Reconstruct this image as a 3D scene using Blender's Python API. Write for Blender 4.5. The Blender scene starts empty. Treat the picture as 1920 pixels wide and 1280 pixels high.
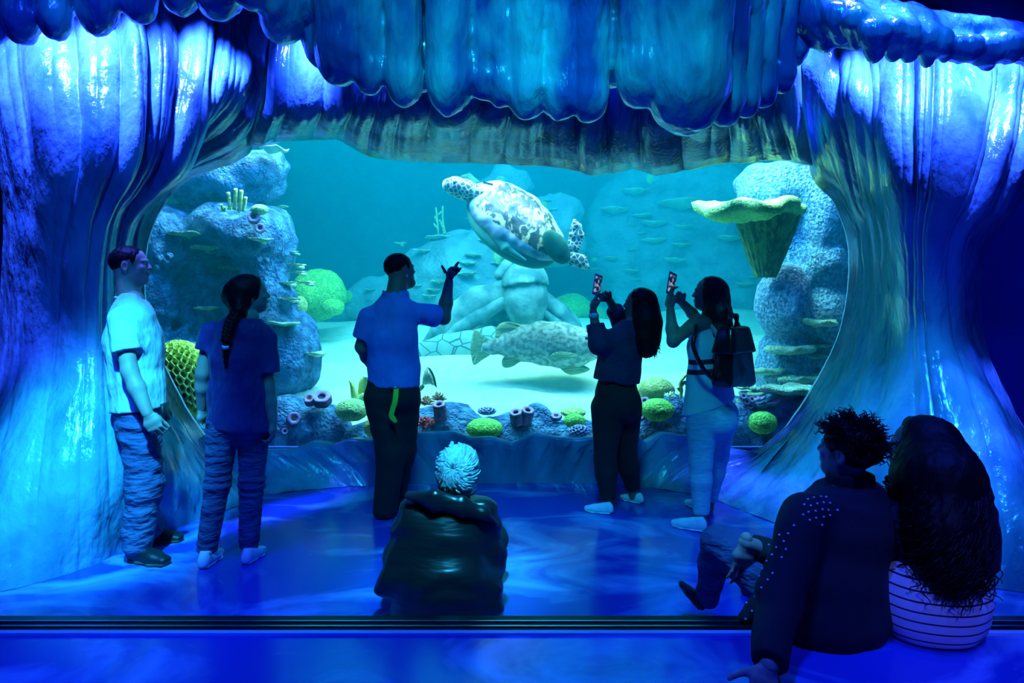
import bpy, math, random
import numpy as np
from mathutils import Vector, Matrix
S = bpy.context.scene
COL = S.collection
random.seed(7)
RNG = np.random.default_rng(7)

# ---------------------------------------------------------------- camera
F, CX, HY, CAMZ = 1280.0, 960.0, 550.0, 1.5


def P(px, py, Y):
    """photo pixel + distance -> point of the place"""
    return np.array([(px - CX) / F * Y, Y, CAMZ - (py - HY) / F * Y])


cam_d = bpy.data.cameras.new('camera')
cam_d.lens = 24.0
cam_d.sensor_width = 36.0
cam_d.shift_y = -90.0 / 1920.0
cam_d.clip_start = 0.05
cam = bpy.data.objects.new('camera', cam_d)
cam.location = (0, 0, CAMZ)
cam.rotation_euler = (math.pi / 2, 0, 0)
COL.objects.link(cam)
S.camera = cam

# ---------------------------------------------------------------- world, exposure
w = bpy.data.worlds.new('world')
S.world = w
w.use_nodes = True
w.node_tree.nodes['Background'].inputs[0].default_value = (0.02, 0.08, 0.5, 1)
w.node_tree.nodes['Background'].inputs[1].default_value = 0.02
S.view_settings.view_transform = 'Standard'
S.view_settings.look = 'None'
S.view_settings.exposure = 0.0
S.view_settings.gamma = 1.0
S.view_settings.use_curve_mapping = False
S.cycles.max_bounces = 8
S.cycles.diffuse_bounces = 3
S.cycles.glossy_bounces = 3
S.cycles.transmission_bounces = 4
S.cycles.transparent_max_bounces = 12
S.cycles.volume_bounces = 1
S.cycles.sample_clamp_indirect = 4.0
S.cycles.caustics_reflective = False
S.cycles.caustics_refractive = False


# ---------------------------------------------------------------- lights
def lamp(kind, name, loc, aim, energy, col, size=0.3, spot=60, blend=0.6, size_y=None):
    d = bpy.data.lights.new(name, kind)
    d.energy = energy
    d.color = col
    if kind == 'AREA':
        d.size = size
        if size_y:
            d.shape = 'RECTANGLE'
            d.size_y = size_y
    else:
        d.shadow_soft_size = size
    if kind == 'SPOT':
        d.spot_size = math.radians(spot)
        d.spot_blend = blend
    o = bpy.data.objects.new(name, d)
    o.location = loc
    v = Vector(aim) - Vector(loc)
    o.rotation_euler = v.to_track_quat('-Z', 'Y').to_euler()
    COL.objects.link(o)
    return o


BLUE = (0.055, 0.105, 1.0)
DEEP = (0.012, 0.06, 1.0)
CYAN = (0.02, 0.50, 1.0)
# stage spots hidden behind the crest, shining down on the shoulders of the sculpture
for x_, y_, e_ in ((-3.0, 3.55, 3000), (-2.45, 3.5, 4400), (2.65, 3.55, 4400), (3.1, 3.6, 3400)):
    lamp('SPOT', 'shoulder_spot', (x_, y_, 4.3), (x_ * 0.99, y_ + 0.62, 2.75), e_, BLUE, 0.08, 31, 0.7)
for x_, y_, e_ in ((-1.95, 3.6, 5000), (2.2, 3.6, 5000)):
    lamp('SPOT', 'shoulder_spot', (x_, y_, 4.3), (x_ * 1.0, y_ + 1.02, 2.80), e_, BLUE, 0.08, 20, 0.8)
for x_, y_, e_ in ((-1.35, 3.85, 5200), (-0.9, 3.95, 5200), (1.95, 4.0, 5200)):
    lamp('SPOT', 'shoulder_spot', (x_, y_, 4.3), (x_ * 1.02, y_ + 1.04, 2.8), e_, BLUE, 0.08, 18, 0.8)
for x_, y_ in ((1.75, 3.4), (2.25, 3.45), (2.8, 3.55)):
    lamp('SPOT', 'ridge_spot', (x_, y_, 4.3), (x_, y_ - 0.06, 2.75), 3000, BLUE, 0.08, 20, 0.8)
lamp('SPOT', 'rear_spot', (0.9, -1.6, 4.4), (1.60, 2.5, 0.30), 300, (0.15, 0.19, 1.0), 0.1, 10, 1.0)
lamp('SPOT', 'lintel_spot', (0.3, 4.0, 4.3), (0.2, 5.1, 2.7), 240, DEEP, 0.3, 70, 0.9)
# cyan spots from the ceiling in front
lamp('SPOT', 'cyan_spot', (-1.2, 1.2, 4.4), (-2.28, 3.72, 0.66), 4000, CYAN, 0.10, 20, 1.0)
lamp('SPOT', 'cyan_spot', (1.4, 1.4, 4.4), (2.2, 3.85, 0.75), 1300, (0.02, 0.40, 1.0), 0.10, 22, 1.0)
lamp('SPOT', 'cyan_spot', (-0.1, 1.3, 4.6), (-0.26, 3.2, 0.72), 1900, (0.03, 0.62, 0.9), 0.10, 15, 0.8)
lamp('SPOT', 'cyan_spot', (0.5, 1.7, 4.6), (0.92, 2.75, 0.45), 420, (0.05, 0.75, 0.80), 0.08, 7, 0.9)
for x_, e_ in ((-1.7, 110), (-0.4, 210), (0.9, 240), (2.0, 110)):
    lamp('SPOT', 'crest_spot', (x_ * 0.7, 1.5, 4.8), (x_, 3.35, 2.85), e_, (0.004, 0.42, 1.0), 0.07, 44, 0.9)
for x_ in (-2.3, 0.0, 2.3):
    lamp('SPOT', 'floor_spot', (x_, 1.3, 4.85), (x_ * 1.1, 2.75, 0.0), 800, DEEP, 0.25, 48, 0.7)
for x_ in (-2.5, 2.5):
    lamp('SPOT', 'pillar_fill', (x_ * 0.5, 0.6, 4.6), (x_, 3.9, 1.9), 300, DEEP, 0.2, 34, 0.8)  # added blue fill from the front, evens out the dark under the shoulders
lamp('SPOT', 'skirt_fill', (0.0, 0.8, 4.2), (0.0, 5.3, 0.25), 420, (0.01, 0.55, 0.70), 0.3, 44, 1.0)  # added soft cyan fill for the lower skirt
lamp('SPOT', 'side_fill', (3.7, 4.7, 4.6), (4.1, 5.6, 1.2), 120, DEEP, 0.2, 70, 0.9)  # added lamp behind the right pillar, brightens the wall there
# daylight lamps above the tank
lamp('AREA', 'tank_lamp', (-0.2, 6.4, 4.25), (-0.2, 6.5, 0.0), 660, (1.0, 0.88, 0.66), 6.0, size_y=0.8)
lamp('AREA', 'tank_lamp', (0.8, 9.2, 4.25), (0.8, 9.2, 0.0), 100, (0.05, 0.75, 1.0), 7.0, size_y=2.5)
lamp('SPOT', 'reef_fill', (2.3, 5.95, 4.2), (2.55, 6.35, 0.8), 420, (0.55, 1.0, 0.80), 0.15, 40, 0.9)  # added spot to brighten the stacked plate corals at the right
lamp('AREA', 'reef_lamp', (0.0, 5.85, 4.2), (0.0, 6.1, 0.0), 420, (0.08, 0.45, 1.0), 5.0, size_y=0.25)


# ---------------------------------------------------------------- materials
def new_mat(name):
    m = bpy.data.materials.new(name)
    m.use_nodes = True
    nt = m.node_tree
    return m, nt, nt.nodes['Principled BSDF']


def mk(name, col, rough=0.5, col2=None, cscale=4.0, cstretch=(1, 1, 1), clo=0.4, chi=0.6, bump=0.0, bscale=30.0,
       bstretch=(1, 1, 1), btype='noise', metallic=0.0, spec=0.5, coat=0.0, bdist=0.02, cdetail=4.0, cdist=0.0, ctype='noise',
       sheen=0.0, emit=None, estr=0.0, sss=0.0, bump2=None):
    m, nt, b = new_mat(name)
    N, L = nt.nodes, nt.links
    b.inputs['Base Color'].default_value = (*col, 1)
    b.inputs['Roughness'].default_value = rough
    b.inputs['Metallic'].default_value = metallic
    b.inputs['Specular IOR Level'].default_value = spec
    b.inputs['Coat Weight'].default_value = coat
    b.inputs['Coat Roughness'].default_value = 0.12
    b.inputs['Sheen Weight'].default_value = sheen
    if emit:
        b.inputs['Emission Color'].default_value = (*emit, 1)
        b.inputs['Emission Strength'].default_value = estr
    tc = N.new('ShaderNodeTexCoord')

    def tex(kind, scale, stretch, detail, dist):
        mp = N.new('ShaderNodeMapping')
        mp.inputs['Scale'].default_value = stretch
        L.new(tc.outputs['Object'], mp.inputs['Vector'])
        if kind == 'noise':
            t = N.new('ShaderNodeTexNoise')
            t.inputs['Detail'].default_value = detail
            t.inputs['Distortion'].default_value = dist
            out = t.outputs['Fac']
        elif kind == 'wave':
            t = N.new('ShaderNodeTexWave')
            t.inputs['Distortion'].default_value = dist
            t.inputs['Detail'].default_value = detail
            out = t.outputs['Fac']
        elif kind == 'voroedge':
            t = N.new('ShaderNodeTexVoronoi')
            t.feature = 'DISTANCE_TO_EDGE'
            out = t.outputs['Distance']
        else:
            t = N.new('ShaderNodeTexVoronoi')
            t.feature = 'SMOOTH_F1'
            out = t.outputs['Distance']
        t.inputs['Scale'].default_value = scale
        L.new(mp.outputs[0], t.inputs['Vector'])
        return out
    if col2:
        f = tex(ctype, cscale, cstretch, cdetail, cdist)
        r = N.new('ShaderNodeMapRange')
        r.inputs['From Min'].default_value = clo
        r.inputs['From Max'].default_value = chi
        L.new(f, r.inputs['Value'])
        mx = N.new('ShaderNodeMix')
        mx.data_type = 'RGBA'
        mx.inputs['A'].default_value = (*col, 1)
        mx.inputs['B'].default_value = (*col2, 1)
        L.new(r.outputs[0], mx.inputs['Factor'])
        L.new(mx.outputs['Result'], b.inputs['Base Color'])
    last = None
    for spec_b in ([(bump, bscale, bstretch, btype, bdist)] if bump else []) + ([bump2] if bump2 else []):
        s_, sc_, st_, ty_, di_ = spec_b
        f = tex(ty_, sc_, st_, 3.0, 0.0)
        bn = N.new('ShaderNodeBump')
        bn.inputs['Strength'].default_value = s_
        bn.inputs['Distance'].default_value = di_
        L.new(f, bn.inputs['Height'])
        if last:
            L.new(last.outputs[0], bn.inputs['Normal'])
        last = bn
    if last:
        L.new(last.outputs[0], b.inputs['Normal'])
    return m


# ---------------------------------------------------------------- objects
def tag(o, label=None, cat=None, group=None, kind=None):
    if label:
        o['label'] = label
    if cat:
        o['category'] = cat
    if group:
        o['group'] = group
    if kind:
        o['kind'] = kind
    return o


def thing(name, label, cat, loc, group=None):
    o = bpy.data.objects.new(name, None)
    o.empty_display_size = 0.1
    o.location = tuple(loc)
    COL.objects.link(o)
    return tag(o, label, cat, group)


def wloc(o):
    v = np.zeros(3)
    while o is not None:
        v += np.array(o.location)
        o = o.parent
    return v


def mesh_data(name, V, Fc, smooth=True, mats=None, midx=None):
    me = bpy.data.meshes.new(name)
    V = np.asarray(V, dtype=np.float32)
    if isinstance(Fc, np.ndarray):
        k = Fc.shape[1]
        nf = len(Fc)
        me.vertices.add(len(V))
        me.vertices.foreach_set('co', V.ravel())
        me.loops.add(nf * k)
        me.loops.foreach_set('vertex_index', Fc.astype(np.int32).ravel())
        me.polygons.add(nf)
        me.polygons.foreach_set('loop_start', np.arange(0, nf * k, k, dtype=np.int32))
        me.polygons.foreach_set('loop_total', np.full(nf, k, dtype=np.int32))
        me.update(calc_edges=True)
    else:
        me.from_pydata([tuple(map(float, v)) for v in V], [], Fc)
        me.update()
    for m in (mats or []):
        me.materials.append(m)
    n = len(me.polygons)
    me.polygons.foreach_set('use_smooth', np.full(n, bool(smooth)))
    if midx is not None:
        me.polygons.foreach_set('material_index', np.asarray(midx, dtype=np.int32))
    me.validate()
    return me


def obj(name, VF, m, parent=None, smooth=True, loc=None, midx=None):
    """link ONE mesh object; VF in world coordinates, origin at loc (or at the parent's)"""
    V, Fc = VF
    V = np.asarray(V, dtype=float)
    base = wloc(parent) if parent is not None else np.zeros(3)
    o_at = np.array(loc if loc is not None else (base if parent is not None else np.zeros(3)), dtype=float)
    ms = m if isinstance(m, (list, tuple)) else [m]
    me = mesh_data(name, V - o_at, Fc, smooth, ms, midx)
    o = bpy.data.objects.new(name, me)
    COL.objects.link(o)
    o.location = tuple(o_at - base)
    if parent is not None:
        o.parent = parent
    return o


def join(parts):
    """several (V, F) -> one; all quads/arrays or lists"""
    Vs, Fs, n = [], [], 0
    for V, Fc in parts:
        V = np.asarray(V, dtype=float)
        Vs.append(V)
        for f in (Fc.tolist() if isinstance(Fc, np.ndarray) else Fc):
            Fs.append([i + n for i in f])
        n += len(V)
    V = np.concatenate(Vs)
    if Fs and all(len(f) == 4 for f in Fs):
        return V, np.array(Fs, dtype=np.int32)
    return V, Fs


def box(c, s, R=None):
    x, y, z = np.array(s) / 2.0
    V = np.array([(a * x, b * y, d * z) for a in (-1, 1) for b in (-1, 1) for d in (-1, 1)], dtype=float)
    if R is not None:
        V = V @ np.array(R).T
    V = V + np.array(c)
    Fc = np.array([(0, 1, 3, 2), (4, 6, 7, 5), (0, 4, 5, 1), (2, 3, 7, 6), (0, 2, 6, 4), (1, 5, 7, 3)])
    return V, Fc


def bevel(o, wd, seg=2):
    md = o.modifiers.new('bevel', 'BEVEL')
    md.width = wd
    md.segments = seg
    md.limit_method = 'ANGLE'
    return o


def nrm(v):
    v = np.asarray(v, dtype=float)
    return v / (np.linalg.norm(v) + 1e-12)


def tube(pts, rad, n=8, flat=None):
    """swept tube through pts with radii; closed ends. flat=(axis, k) squashes along an axis"""
    pts = np.asarray(pts, dtype=float)
    m = len(pts)
    rad = np.full(m, rad) if np.isscalar(rad) else np.asarray(rad, dtype=float)
    T = np.gradient(pts, axis=0)
    T /= np.linalg.norm(T, axis=1)[:, None] + 1e-12
    up = np.array([0, 0, 1.0]) if abs(T[0][2]) < 0.9 else np.array([1.0, 0, 0])
    A = nrm(np.cross(up, T[0]))
    V = []
    for i in range(m):
        A = nrm(A - T[i] * np.dot(A, T[i]))
        B = np.cross(T[i], A)
        for k in range(n):
            a = 2 * math.pi * k / n
            d = (A * math.cos(a) + B * math.sin(a)) * rad[i]
            if flat is not None:
                ax = np.asarray(flat[0])
                d = d - ax * np.dot(d, ax) * (1 - flat[1])
            V.append(pts[i] + d)
    Fc = []
    for i in range(m - 1):
        for k in range(n):
            a, b = i * n + k, i * n + (k + 1) % n
            Fc.append((a, b, b + n, a + n))
    c0, c1 = len(V), len(V) + 1
    V.append(pts[0]); V.append(pts[-1])
    for k in range(n):
        Fc.append((c0, (k + 1) % n, k, k))
        Fc.append((c1, (m - 1) * n + k, (m - 1) * n + (k + 1) % n, (m - 1) * n + (k + 1) % n))
    Fc = [tuple(dict.fromkeys(f)) for f in Fc]
    return np.array(V), Fc


def spline(pts, n):
    """Catmull-Rom through pts (k,d) -> (n,d)"""
    pts = np.asarray(pts, dtype=float)
    k = len(pts)
    t = np.linspace(0, k - 1, n)
    i = np.clip(t.astype(int), 0, k - 2)
    f = (t - i)[:, None]
    e = np.concatenate([[2 * pts[0] - pts[1]], pts, [2 * pts[-1] - pts[-2]]])
    p0, p1, p2, p3 = e[i], e[i + 1], e[i + 2], e[i + 3]
    return 0.5 * (2 * p1 + (p2 - p0) * f + (2 * p0 - 5 * p1 + 4 * p2 - p3) * f ** 2 + (3 * p1 - p0 - 3 * p2 + p3) * f ** 3)


def sheet(ctrl, nu, nv):
    """ctrl[i][j] = 3-D point (column i, row j) -> grid (nu, nv, 3)"""
    A = np.asarray(ctrl, dtype=float)
    c, r, _ = A.shape
    B = np.stack([spline(A[:, j], nu) for j in range(r)], axis=1)
    return spline(np.swapaxes(B, 0, 1).reshape(r, -1), nv).reshape(nv, nu, 3).swapaxes(0, 1)


def grid_normals(G):
    du = np.gradient(G, axis=0)
    dv = np.gradient(G, axis=1)
    n = np.cross(du, dv)
    return n / (np.linalg.norm(n, axis=2)[..., None] + 1e-12)


def grid_mesh(G, flip=False):
    nu, nv, _ = G.shape
    idx = np.arange(nu * nv).reshape(nu, nv)
    q = np.stack([idx[:-1, :-1], idx[1:, :-1], idx[1:, 1:], idx[:-1, 1:]], axis=-1).reshape(-1, 4)
    if flip:
        q = q[:, ::-1]
    return G.reshape(-1, 3), q


# ---------------------------------------------------------------- noise
def _hash(ix, iy, iz, seed):
    h = (ix * 374761393 + iy * 668265263 + iz * 2147483647 + seed * 974711) & 0xFFFFFFFF
    h = ((h ^ (h >> 13)) * 1274126177) & 0xFFFFFFFF
    h = h ^ (h >> 16)
    return (h & 0xFFFF) / 32767.5 - 1.0


def vnoise(p, scale=1.0, seed=0):
    p = np.asarray(p, dtype=float) * scale
    i = np.floor(p).astype(np.int64)
    f = p - i
    f = f * f * (3 - 2 * f)
    r = 0
    for dx in (0, 1):
        wx = f[..., 0] if dx else 1 - f[..., 0]
        for dy in (0, 1):
            wy = f[..., 1] if dy else 1 - f[..., 1]
            for dz in (0, 1):
                wz = f[..., 2] if dz else 1 - f[..., 2]
                r = r + wx * wy * wz * _hash(i[..., 0] + dx, i[..., 1] + dy, i[..., 2] + dz, seed)
    return r


def fbm(p, scale=1.0, seed=0, oct=3):
    r, a = 0, 1.0
    for k in range(oct):
        r = r + a * vnoise(p, scale * 2 ** k, seed + k * 17)
        a *= 0.5
    return r


# ---------------------------------------------------------------- signed distance shapes
def smin(a, b, k):
    if k <= 0:
        return np.minimum(a, b)
    h = np.maximum(k - np.abs(a - b), 0) / k
    return np.minimum(a, b) - h * h * k * 0.25


def smax(a, b, k):
    return -smin(-a, -b, k)


def cone(a, b, r1, r2):
    a, b = np.asarray(a, float), np.asarray(b, float)
    ba = b - a
    L2 = ba @ ba + 1e-12

    def f(p):
        h = np.clip(((p - a) @ ba) / L2, 0, 1)
        return np.linalg.norm(p - a - h[:, None] * ba, axis=1) - (r1 + (r2 - r1) * h)
    return f


def ell(c, r, R=None):
    c, r = np.asarray(c, float), np.asarray(r, float)
    m = r.min()

    def f(p):
        q = p - c
        if R is not None:
            q = q @ R
        q = q / r
        k0 = np.linalg.norm(q, axis=1)
        k1 = np.linalg.norm(q / r, axis=1) + 1e-9
        return np.where(k0 < 0.3, (k0 - 1) * m, k0 * (k0 - 1) / k1)
    return f


def chain(secs):
    """secs: list of (centre, lateral axis, depth axis, rx, ry) -> lofted elliptical trunk"""
    cs = [np.asarray(s[0], float) for s in secs]

    def f(p):
        out = None
        for i in range(len(secs) - 1):
            a, b = cs[i], cs[i + 1]
            ba = b - a
            h = np.clip(((p - a) @ ba) / (ba @ ba + 1e-12), 0, 1)
            q = p - a - h[:, None] * ba
            lx = nrm(np.asarray(secs[i][1]) + np.asarray(secs[i + 1][1]))
            ly = nrm(np.asarray(secs[i][2]) + np.asarray(secs[i + 1][2]))
            lz = nrm(np.cross(lx, ly))
            rx = secs[i][3] + (secs[i + 1][3] - secs[i][3]) * h
            ry = secs[i][4] + (secs[i + 1][4] - secs[i][4]) * h
            x, y, z = q @ lx, q @ ly, q @ lz
            rz = np.minimum(rx, ry)
            k0 = np.sqrt((x / rx) ** 2 + (y / ry) ** 2 + (z / rz) ** 2)
            k1 = np.sqrt((x / rx ** 2) ** 2 + (y / ry ** 2) ** 2 + (z / rz ** 2) ** 2) + 1e-9
            d = np.where(k0 < 0.3, (k0 - 1) * rz, k0 * (k0 - 1) / k1)
            out = d if out is None else smin(out, d, 0.03)
        return out
    return f


def union(fs, k=0.02):
    def f(p):
        d = None
        for g in fs:
            kk = k
            if isinstance(g, tuple):
                g, kk = g
            e = g(p)
            d = e if d is None else smin(d, e, kk)
        return d
    return f


def cut(f, pt, n, k=0.0):
    """keep the side the normal points away from"""
    pt, n = np.asarray(pt, float), nrm(n)
    return lambda p: smax(f(p), (p - pt) @ n, k)


def minus(f, g, k=0.0):
    return lambda p: smax(f(p), -g(p), k)


def disp(f, d):
    return lambda p: f(p) + d(p)


def sdf_mesh(f, lo, hi, h, safe=2.2):
    lo, hi = np.asarray(lo, float), np.asarray(hi, float)
    B = 8
    nb = np.maximum(np.ceil((hi - lo) / (h * B)).astype(int), 1)
    n = nb * B
    ax = [lo[k] + h * (np.arange(nb[k]) * B + (B - 1) / 2.0) for k in range(3)]
    cen = np.stack(np.meshgrid(*ax, indexing='ij'), -1).reshape(-1, 3)
    dc = f(cen)
    keep = np.abs(dc) < h * B * 0.87 * safe
    val = np.repeat(np.repeat(np.repeat(np.where(dc > 0, 1.0, -1.0).reshape(nb), B, 0), B, 1), B, 2)
    bi = np.argwhere(keep.reshape(nb))
    g = np.stack(np.meshgrid(np.arange(B), np.arange(B), np.arange(B), indexing='ij'), -1).reshape(-1, 3)
    for s0 in range(0, len(bi), 400):
        ii = (bi[s0:s0 + 400, None, :] * B + g[None]).reshape(-1, 3)
        val[ii[:, 0], ii[:, 1], ii[:, 2]] = f(lo + ii * h)
    # close the border
    for a in range(3):
        sl = [slice(None)] * 3
        for e in (0, -1):
            sl[a] = e
            val[tuple(sl)] = np.maximum(val[tuple(sl)], h * 0.5)
    s = val < 0
    cnt = np.zeros(n - 1, dtype=np.int8)
    offs = [(a, b, c) for a in (0, 1) for b in (0, 1) for c in (0, 1)]

    def sh(A, o):
        return A[o[0]:n[0] - 1 + o[0], o[1]:n[1] - 1 + o[1], o[2]:n[2] - 1 + o[2]]
    for o in offs:
        cnt += sh(s, o)
    act = np.argwhere((cnt > 0) & (cnt < 8))
    if len(act) == 0:
        return np.zeros((0, 3)), np.zeros((0, 4), dtype=np.int32)
    cv = np.stack([val[act[:, 0] + o[0], act[:, 1] + o[1], act[:, 2] + o[2]] for o in offs], 1)
    acc = np.zeros((len(act), 3)); num = np.zeros(len(act))
    for i in range(8):
        for j in range(i + 1, 8):
            oi, oj = np.array(offs[i]), np.array(offs[j])
            if np.abs(oi - oj).sum() != 1:
                continue
            a, b = cv[:, i], cv[:, j]
            m = (a < 0) != (b < 0)
            t = np.where(m, a / np.where(np.abs(a - b) < 1e-12, 1, a - b), 0)
            acc += np.where(m[:, None], oi + t[:, None] * (oj - oi), 0)
            num += m
    V = lo + (act + acc / num[:, None]) * h
    idx = np.full(n - 1, -1, dtype=np.int64)
    idx[act[:, 0], act[:, 1], act[:, 2]] = np.arange(len(act))
    quads = []
    for a in range(3):
        b, c = (a + 1) % 3, (a + 2) % 3
        sl0 = [slice(1, -1)] * 3; sl1 = [slice(1, -1)] * 3
        sl0[a] = slice(0, n[a] - 1); sl1[a] = slice(1, n[a])
        s0, s1 = s[tuple(sl0)], s[tuple(sl1)]
        ch = np.argwhere(s0 != s1)
        if len(ch) == 0:
            continue
        flip = s1[ch[:, 0], ch[:, 1], ch[:, 2]]
        base = ch + 1
        base[:, a] -= 1

        def at(db, dc_):
            q = base.copy()
            q[:, b] += db; q[:, c] += dc_
            return idx[q[:, 0], q[:, 1], q[:, 2]]
        q = np.stack([at(-1, -1), at(0, -1), at(0, 0), at(-1, 0)], 1)
        q[flip] = q[flip][:, ::-1]
        quads.append(q)
    Q = np.concatenate(quads)
    Q = Q[(Q >= 0).all(1)]
    return V, Q.astype(np.int32)

# ================================================================ materials of the place
M = {}
M['floor'] = mk('painted_floor', (0.018, 0.06, 0.46), 0.20, (0.30, 0.56, 0.98), 1.1, (1.0, 1.7, 1), 0.49, 0.72, 0.10, 60, cdetail=7, cdist=1.6, coat=0.3, bdist=0.005)
M['dark'] = mk('dark_wall', (0.01, 0.015, 0.04), 0.8)
M['navy'] = mk('navy_wall', (0.03, 0.08, 0.40), 0.6)
M['resin'] = mk('painted_resin', (0.17, 0.40, 0.56), 0.23, (0.035, 0.16, 0.27), 1.5, (2.2, 2.2, 0.55), 0.40, 0.66, 0.6, 24, (1, 1, 0.55), coat=0.6, bdist=0.02, cdetail=3,
                bump2=(0.25, 8, (2.5, 2.5, 0.5), 'noise', 0.03))
M['resin_shaded'] = mk('resin_lintel_shaded', (0.015, 0.13, 0.34), 0.24, (0.006, 0.07, 0.16), 2.6, (3, 3, 0.5), 0.42, 0.66, 0.5, 24, (2, 2, 0.5), coat=0.8, bdist=0.02)  # shaded copy of the resin: the lintel's dimness is put into the colour
M['resin_dark'] = mk('resin_canopy_lit_patches', (0.03, 0.11, 0.42), 0.20, (0.18, 0.78, 0.80), 1.9, (2, 2, 0.7), 0.42, 0.70, 0.55, 22, (1.6, 1.6, 0.4), coat=1.0, bdist=0.02)  # teal patches put the cyan light on the crest into the colour
M['steel'] = mk('brushed_steel', (0.55, 0.6, 0.66), 0.28, metallic=1.0, bump=0.05, bscale=200, bstretch=(0.02, 1, 1))
M['strip'] = mk('strip_sheen', (0.45, 0.75, 0.95), 0.3)  # metal edge whose bright reflection is put into the pale colour
M['black_metal'] = mk('black_metal', (0.012, 0.013, 0.02), 0.35, metallic=0.6)
M['sand'] = mk('sand', (0.74, 0.76, 0.54), 0.95, (0.84, 0.85, 0.66), 14, (1, 1, 1), 0.35, 0.65, 0.5, 55, bdist=0.02, spec=0.1)
M['tankwall'] = mk('tank_wall', (0.05, 0.20, 0.24), 0.9, (0.07, 0.28, 0.30), 0.8)


def struct(name, VF, m, smooth=False, label=None):
    o = obj(name, VF, m, smooth=smooth)
    o['kind'] = 'structure'
    if label:
        o['label'] = label
    return o


STEP_Z, STEP_Y = 0.25, 2.645
struct('floor', box((0, 4.15, -0.05), (12, 3.0, 0.1)), M['floor'], label='glossy blue painted floor in front of the aquarium')
struct('floor_upper', box((0, (STEP_Y - 3.0) / 2, STEP_Z / 2 - 0.05), (12, STEP_Y + 3.0, STEP_Z + 0.1)), M['floor'], label='blue painted floor nearest the viewer, a step higher')
# door track set into the edge of the upper floor
tr = []
for i, (y0, y1, hgt, mm) in enumerate([(2.494, 2.516, 0.010, 'strip'), (2.516, 2.553, 0.002, 'black_metal'), (2.553, 2.560, 0.007, 'steel'),
                                       (2.560, 2.592, 0.002, 'black_metal'), (2.592, 2.600, 0.007, 'steel'), (2.600, 2.6449, 0.002, 'black_metal')]):
    struct('trim_%d' % (i + 1), box((0, (y0 + y1) / 2, STEP_Z + hgt / 2), (12, y1 - y0, hgt)), M[mm])
struct('wall_left', box((-6.05, 1.3, 2.5), (0.1, 8.6, 5.2)), M['dark'])
struct('wall_right', box((4.75, 1.3, 2.5), (0.1, 8.6, 5.2)), M['navy'])
struct('wall_rear', box((0, -3.05, 2.5), (12.2, 0.1, 5.2)), M['dark'])
struct('ceiling', box((0, 1.3, 5.1), (12.2, 8.8, 0.1)), M['dark'])
# front wall of the tank with its opening
WY = 5.62
fw = [box((-4.6, WY, 2.5), (2.9, 0.04, 5.2)), box((4.45, WY, 2.5), (3.0, 0.04, 5.2)),
      box((-0.1, WY, 4.0), (6.2, 0.04, 2.4)), box((-0.1, WY, 0.07), (6.2, 0.04, 0.34))]
struct('wall_front', join(fw), M['navy'])

# ---------------------------------------------------------------- glass and water
gm, nt, b = new_mat('aquarium_glass')
nt.nodes.remove(b)
tr_, gl_, mx_, fr_ = (nt.nodes.new('ShaderNode' + k) for k in ('BsdfTransparent', 'BsdfGlossy', 'MixShader', 'Fresnel'))
tr_.inputs[0].default_value = (0.97, 0.99, 1.0, 1)
gl_.inputs['Roughness'].default_value = 0.02
fr_.inputs['IOR'].default_value = 1.25
nt.links.new(fr_.outputs[0], mx_.inputs[0])
nt.links.new(tr_.outputs[0], mx_.inputs[1])
nt.links.new(gl_.outputs[0], mx_.inputs[2])
nt.links.new(mx_.outputs[0], nt.nodes['Material Output'].inputs[0])
struct('window_1', box((-0.1, 5.56, 1.5), (6.3, 0.03, 2.75)), gm, label='large aquarium window pane in the sculpted opening')

wm, nt, b = new_mat('aquarium_water')
nt.nodes.remove(b)
vs, va, ad = nt.nodes.new('ShaderNodeVolumeScatter'), nt.nodes.new('ShaderNodeVolumeAbsorption'), nt.nodes.new('ShaderNodeAddShader')
vs.inputs['Color'].default_value = (0.0, 0.66, 0.85, 1)
vs.inputs['Density'].default_value = 0.075
vs.inputs['Anisotropy'].default_value = 0.2
va.inputs['Color'].default_value = (0.0, 0.84, 0.93, 1)
va.inputs['Density'].default_value = 0.36
nt.links.new(vs.outputs[0], ad.inputs[0])
nt.links.new(va.outputs[0], ad.inputs[1])
nt.links.new(ad.outputs[0], nt.nodes['Material Output'].inputs['Volume'])
wo = obj('water', box((0, 9.11, 2.2), (15.6, 7.0, 4.6)), wm, smooth=False)
tag(wo, 'teal water filling the aquarium behind the glass', 'water', kind='stuff')
# tank shell
TY = 12.5
struct('wall_tank_back', box((0, TY + 0.15, 2.4), (16.2, 0.2, 5.6)), M['tankwall'])
struct('wall_tank_left', box((-7.95, 9.1, 2.4), (0.2, 7.0, 5.6)), M['tankwall'])
struct('wall_tank_right', box((7.95, 9.1, 2.4), (0.2, 7.0, 5.6)), M['tankwall'])


def sand_z(x, y):
    p = np.stack([np.asarray(x, float), np.asarray(y, float), np.zeros_like(np.asarray(x, float))], -1)
    z = np.interp(y, [5.6, 6.0, 6.35, 7.0, 9.5, 12.5], [0.08, 0.16, 0.44, 0.60, 1.05, 1.35])
    z = z + 0.09 * vnoise(p * [0.6, 1.5, 1], 1.0, 3) + 0.035 * vnoise(p * [1.6, 5, 1], 1.0, 5) + 0.045 * np.sin(y * 7.0 + 0.8 * np.sin(x * 1.1)) * np.interp(y, [5.6, 6.6, 8.5], [0.4, 1, 0.6])
    return z


gx, gy = np.meshgrid(np.linspace(-7.8, 7.8, 320), np.linspace(5.64, 12.5, 220), indexing='ij')
G = np.stack([gx, gy, sand_z(gx, gy)], -1)
so = obj('sand_bed', grid_mesh(G), M['sand'])
tag(so, 'pale rippled sand on the bottom of the aquarium', 'sand', kind='stuff')

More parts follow.
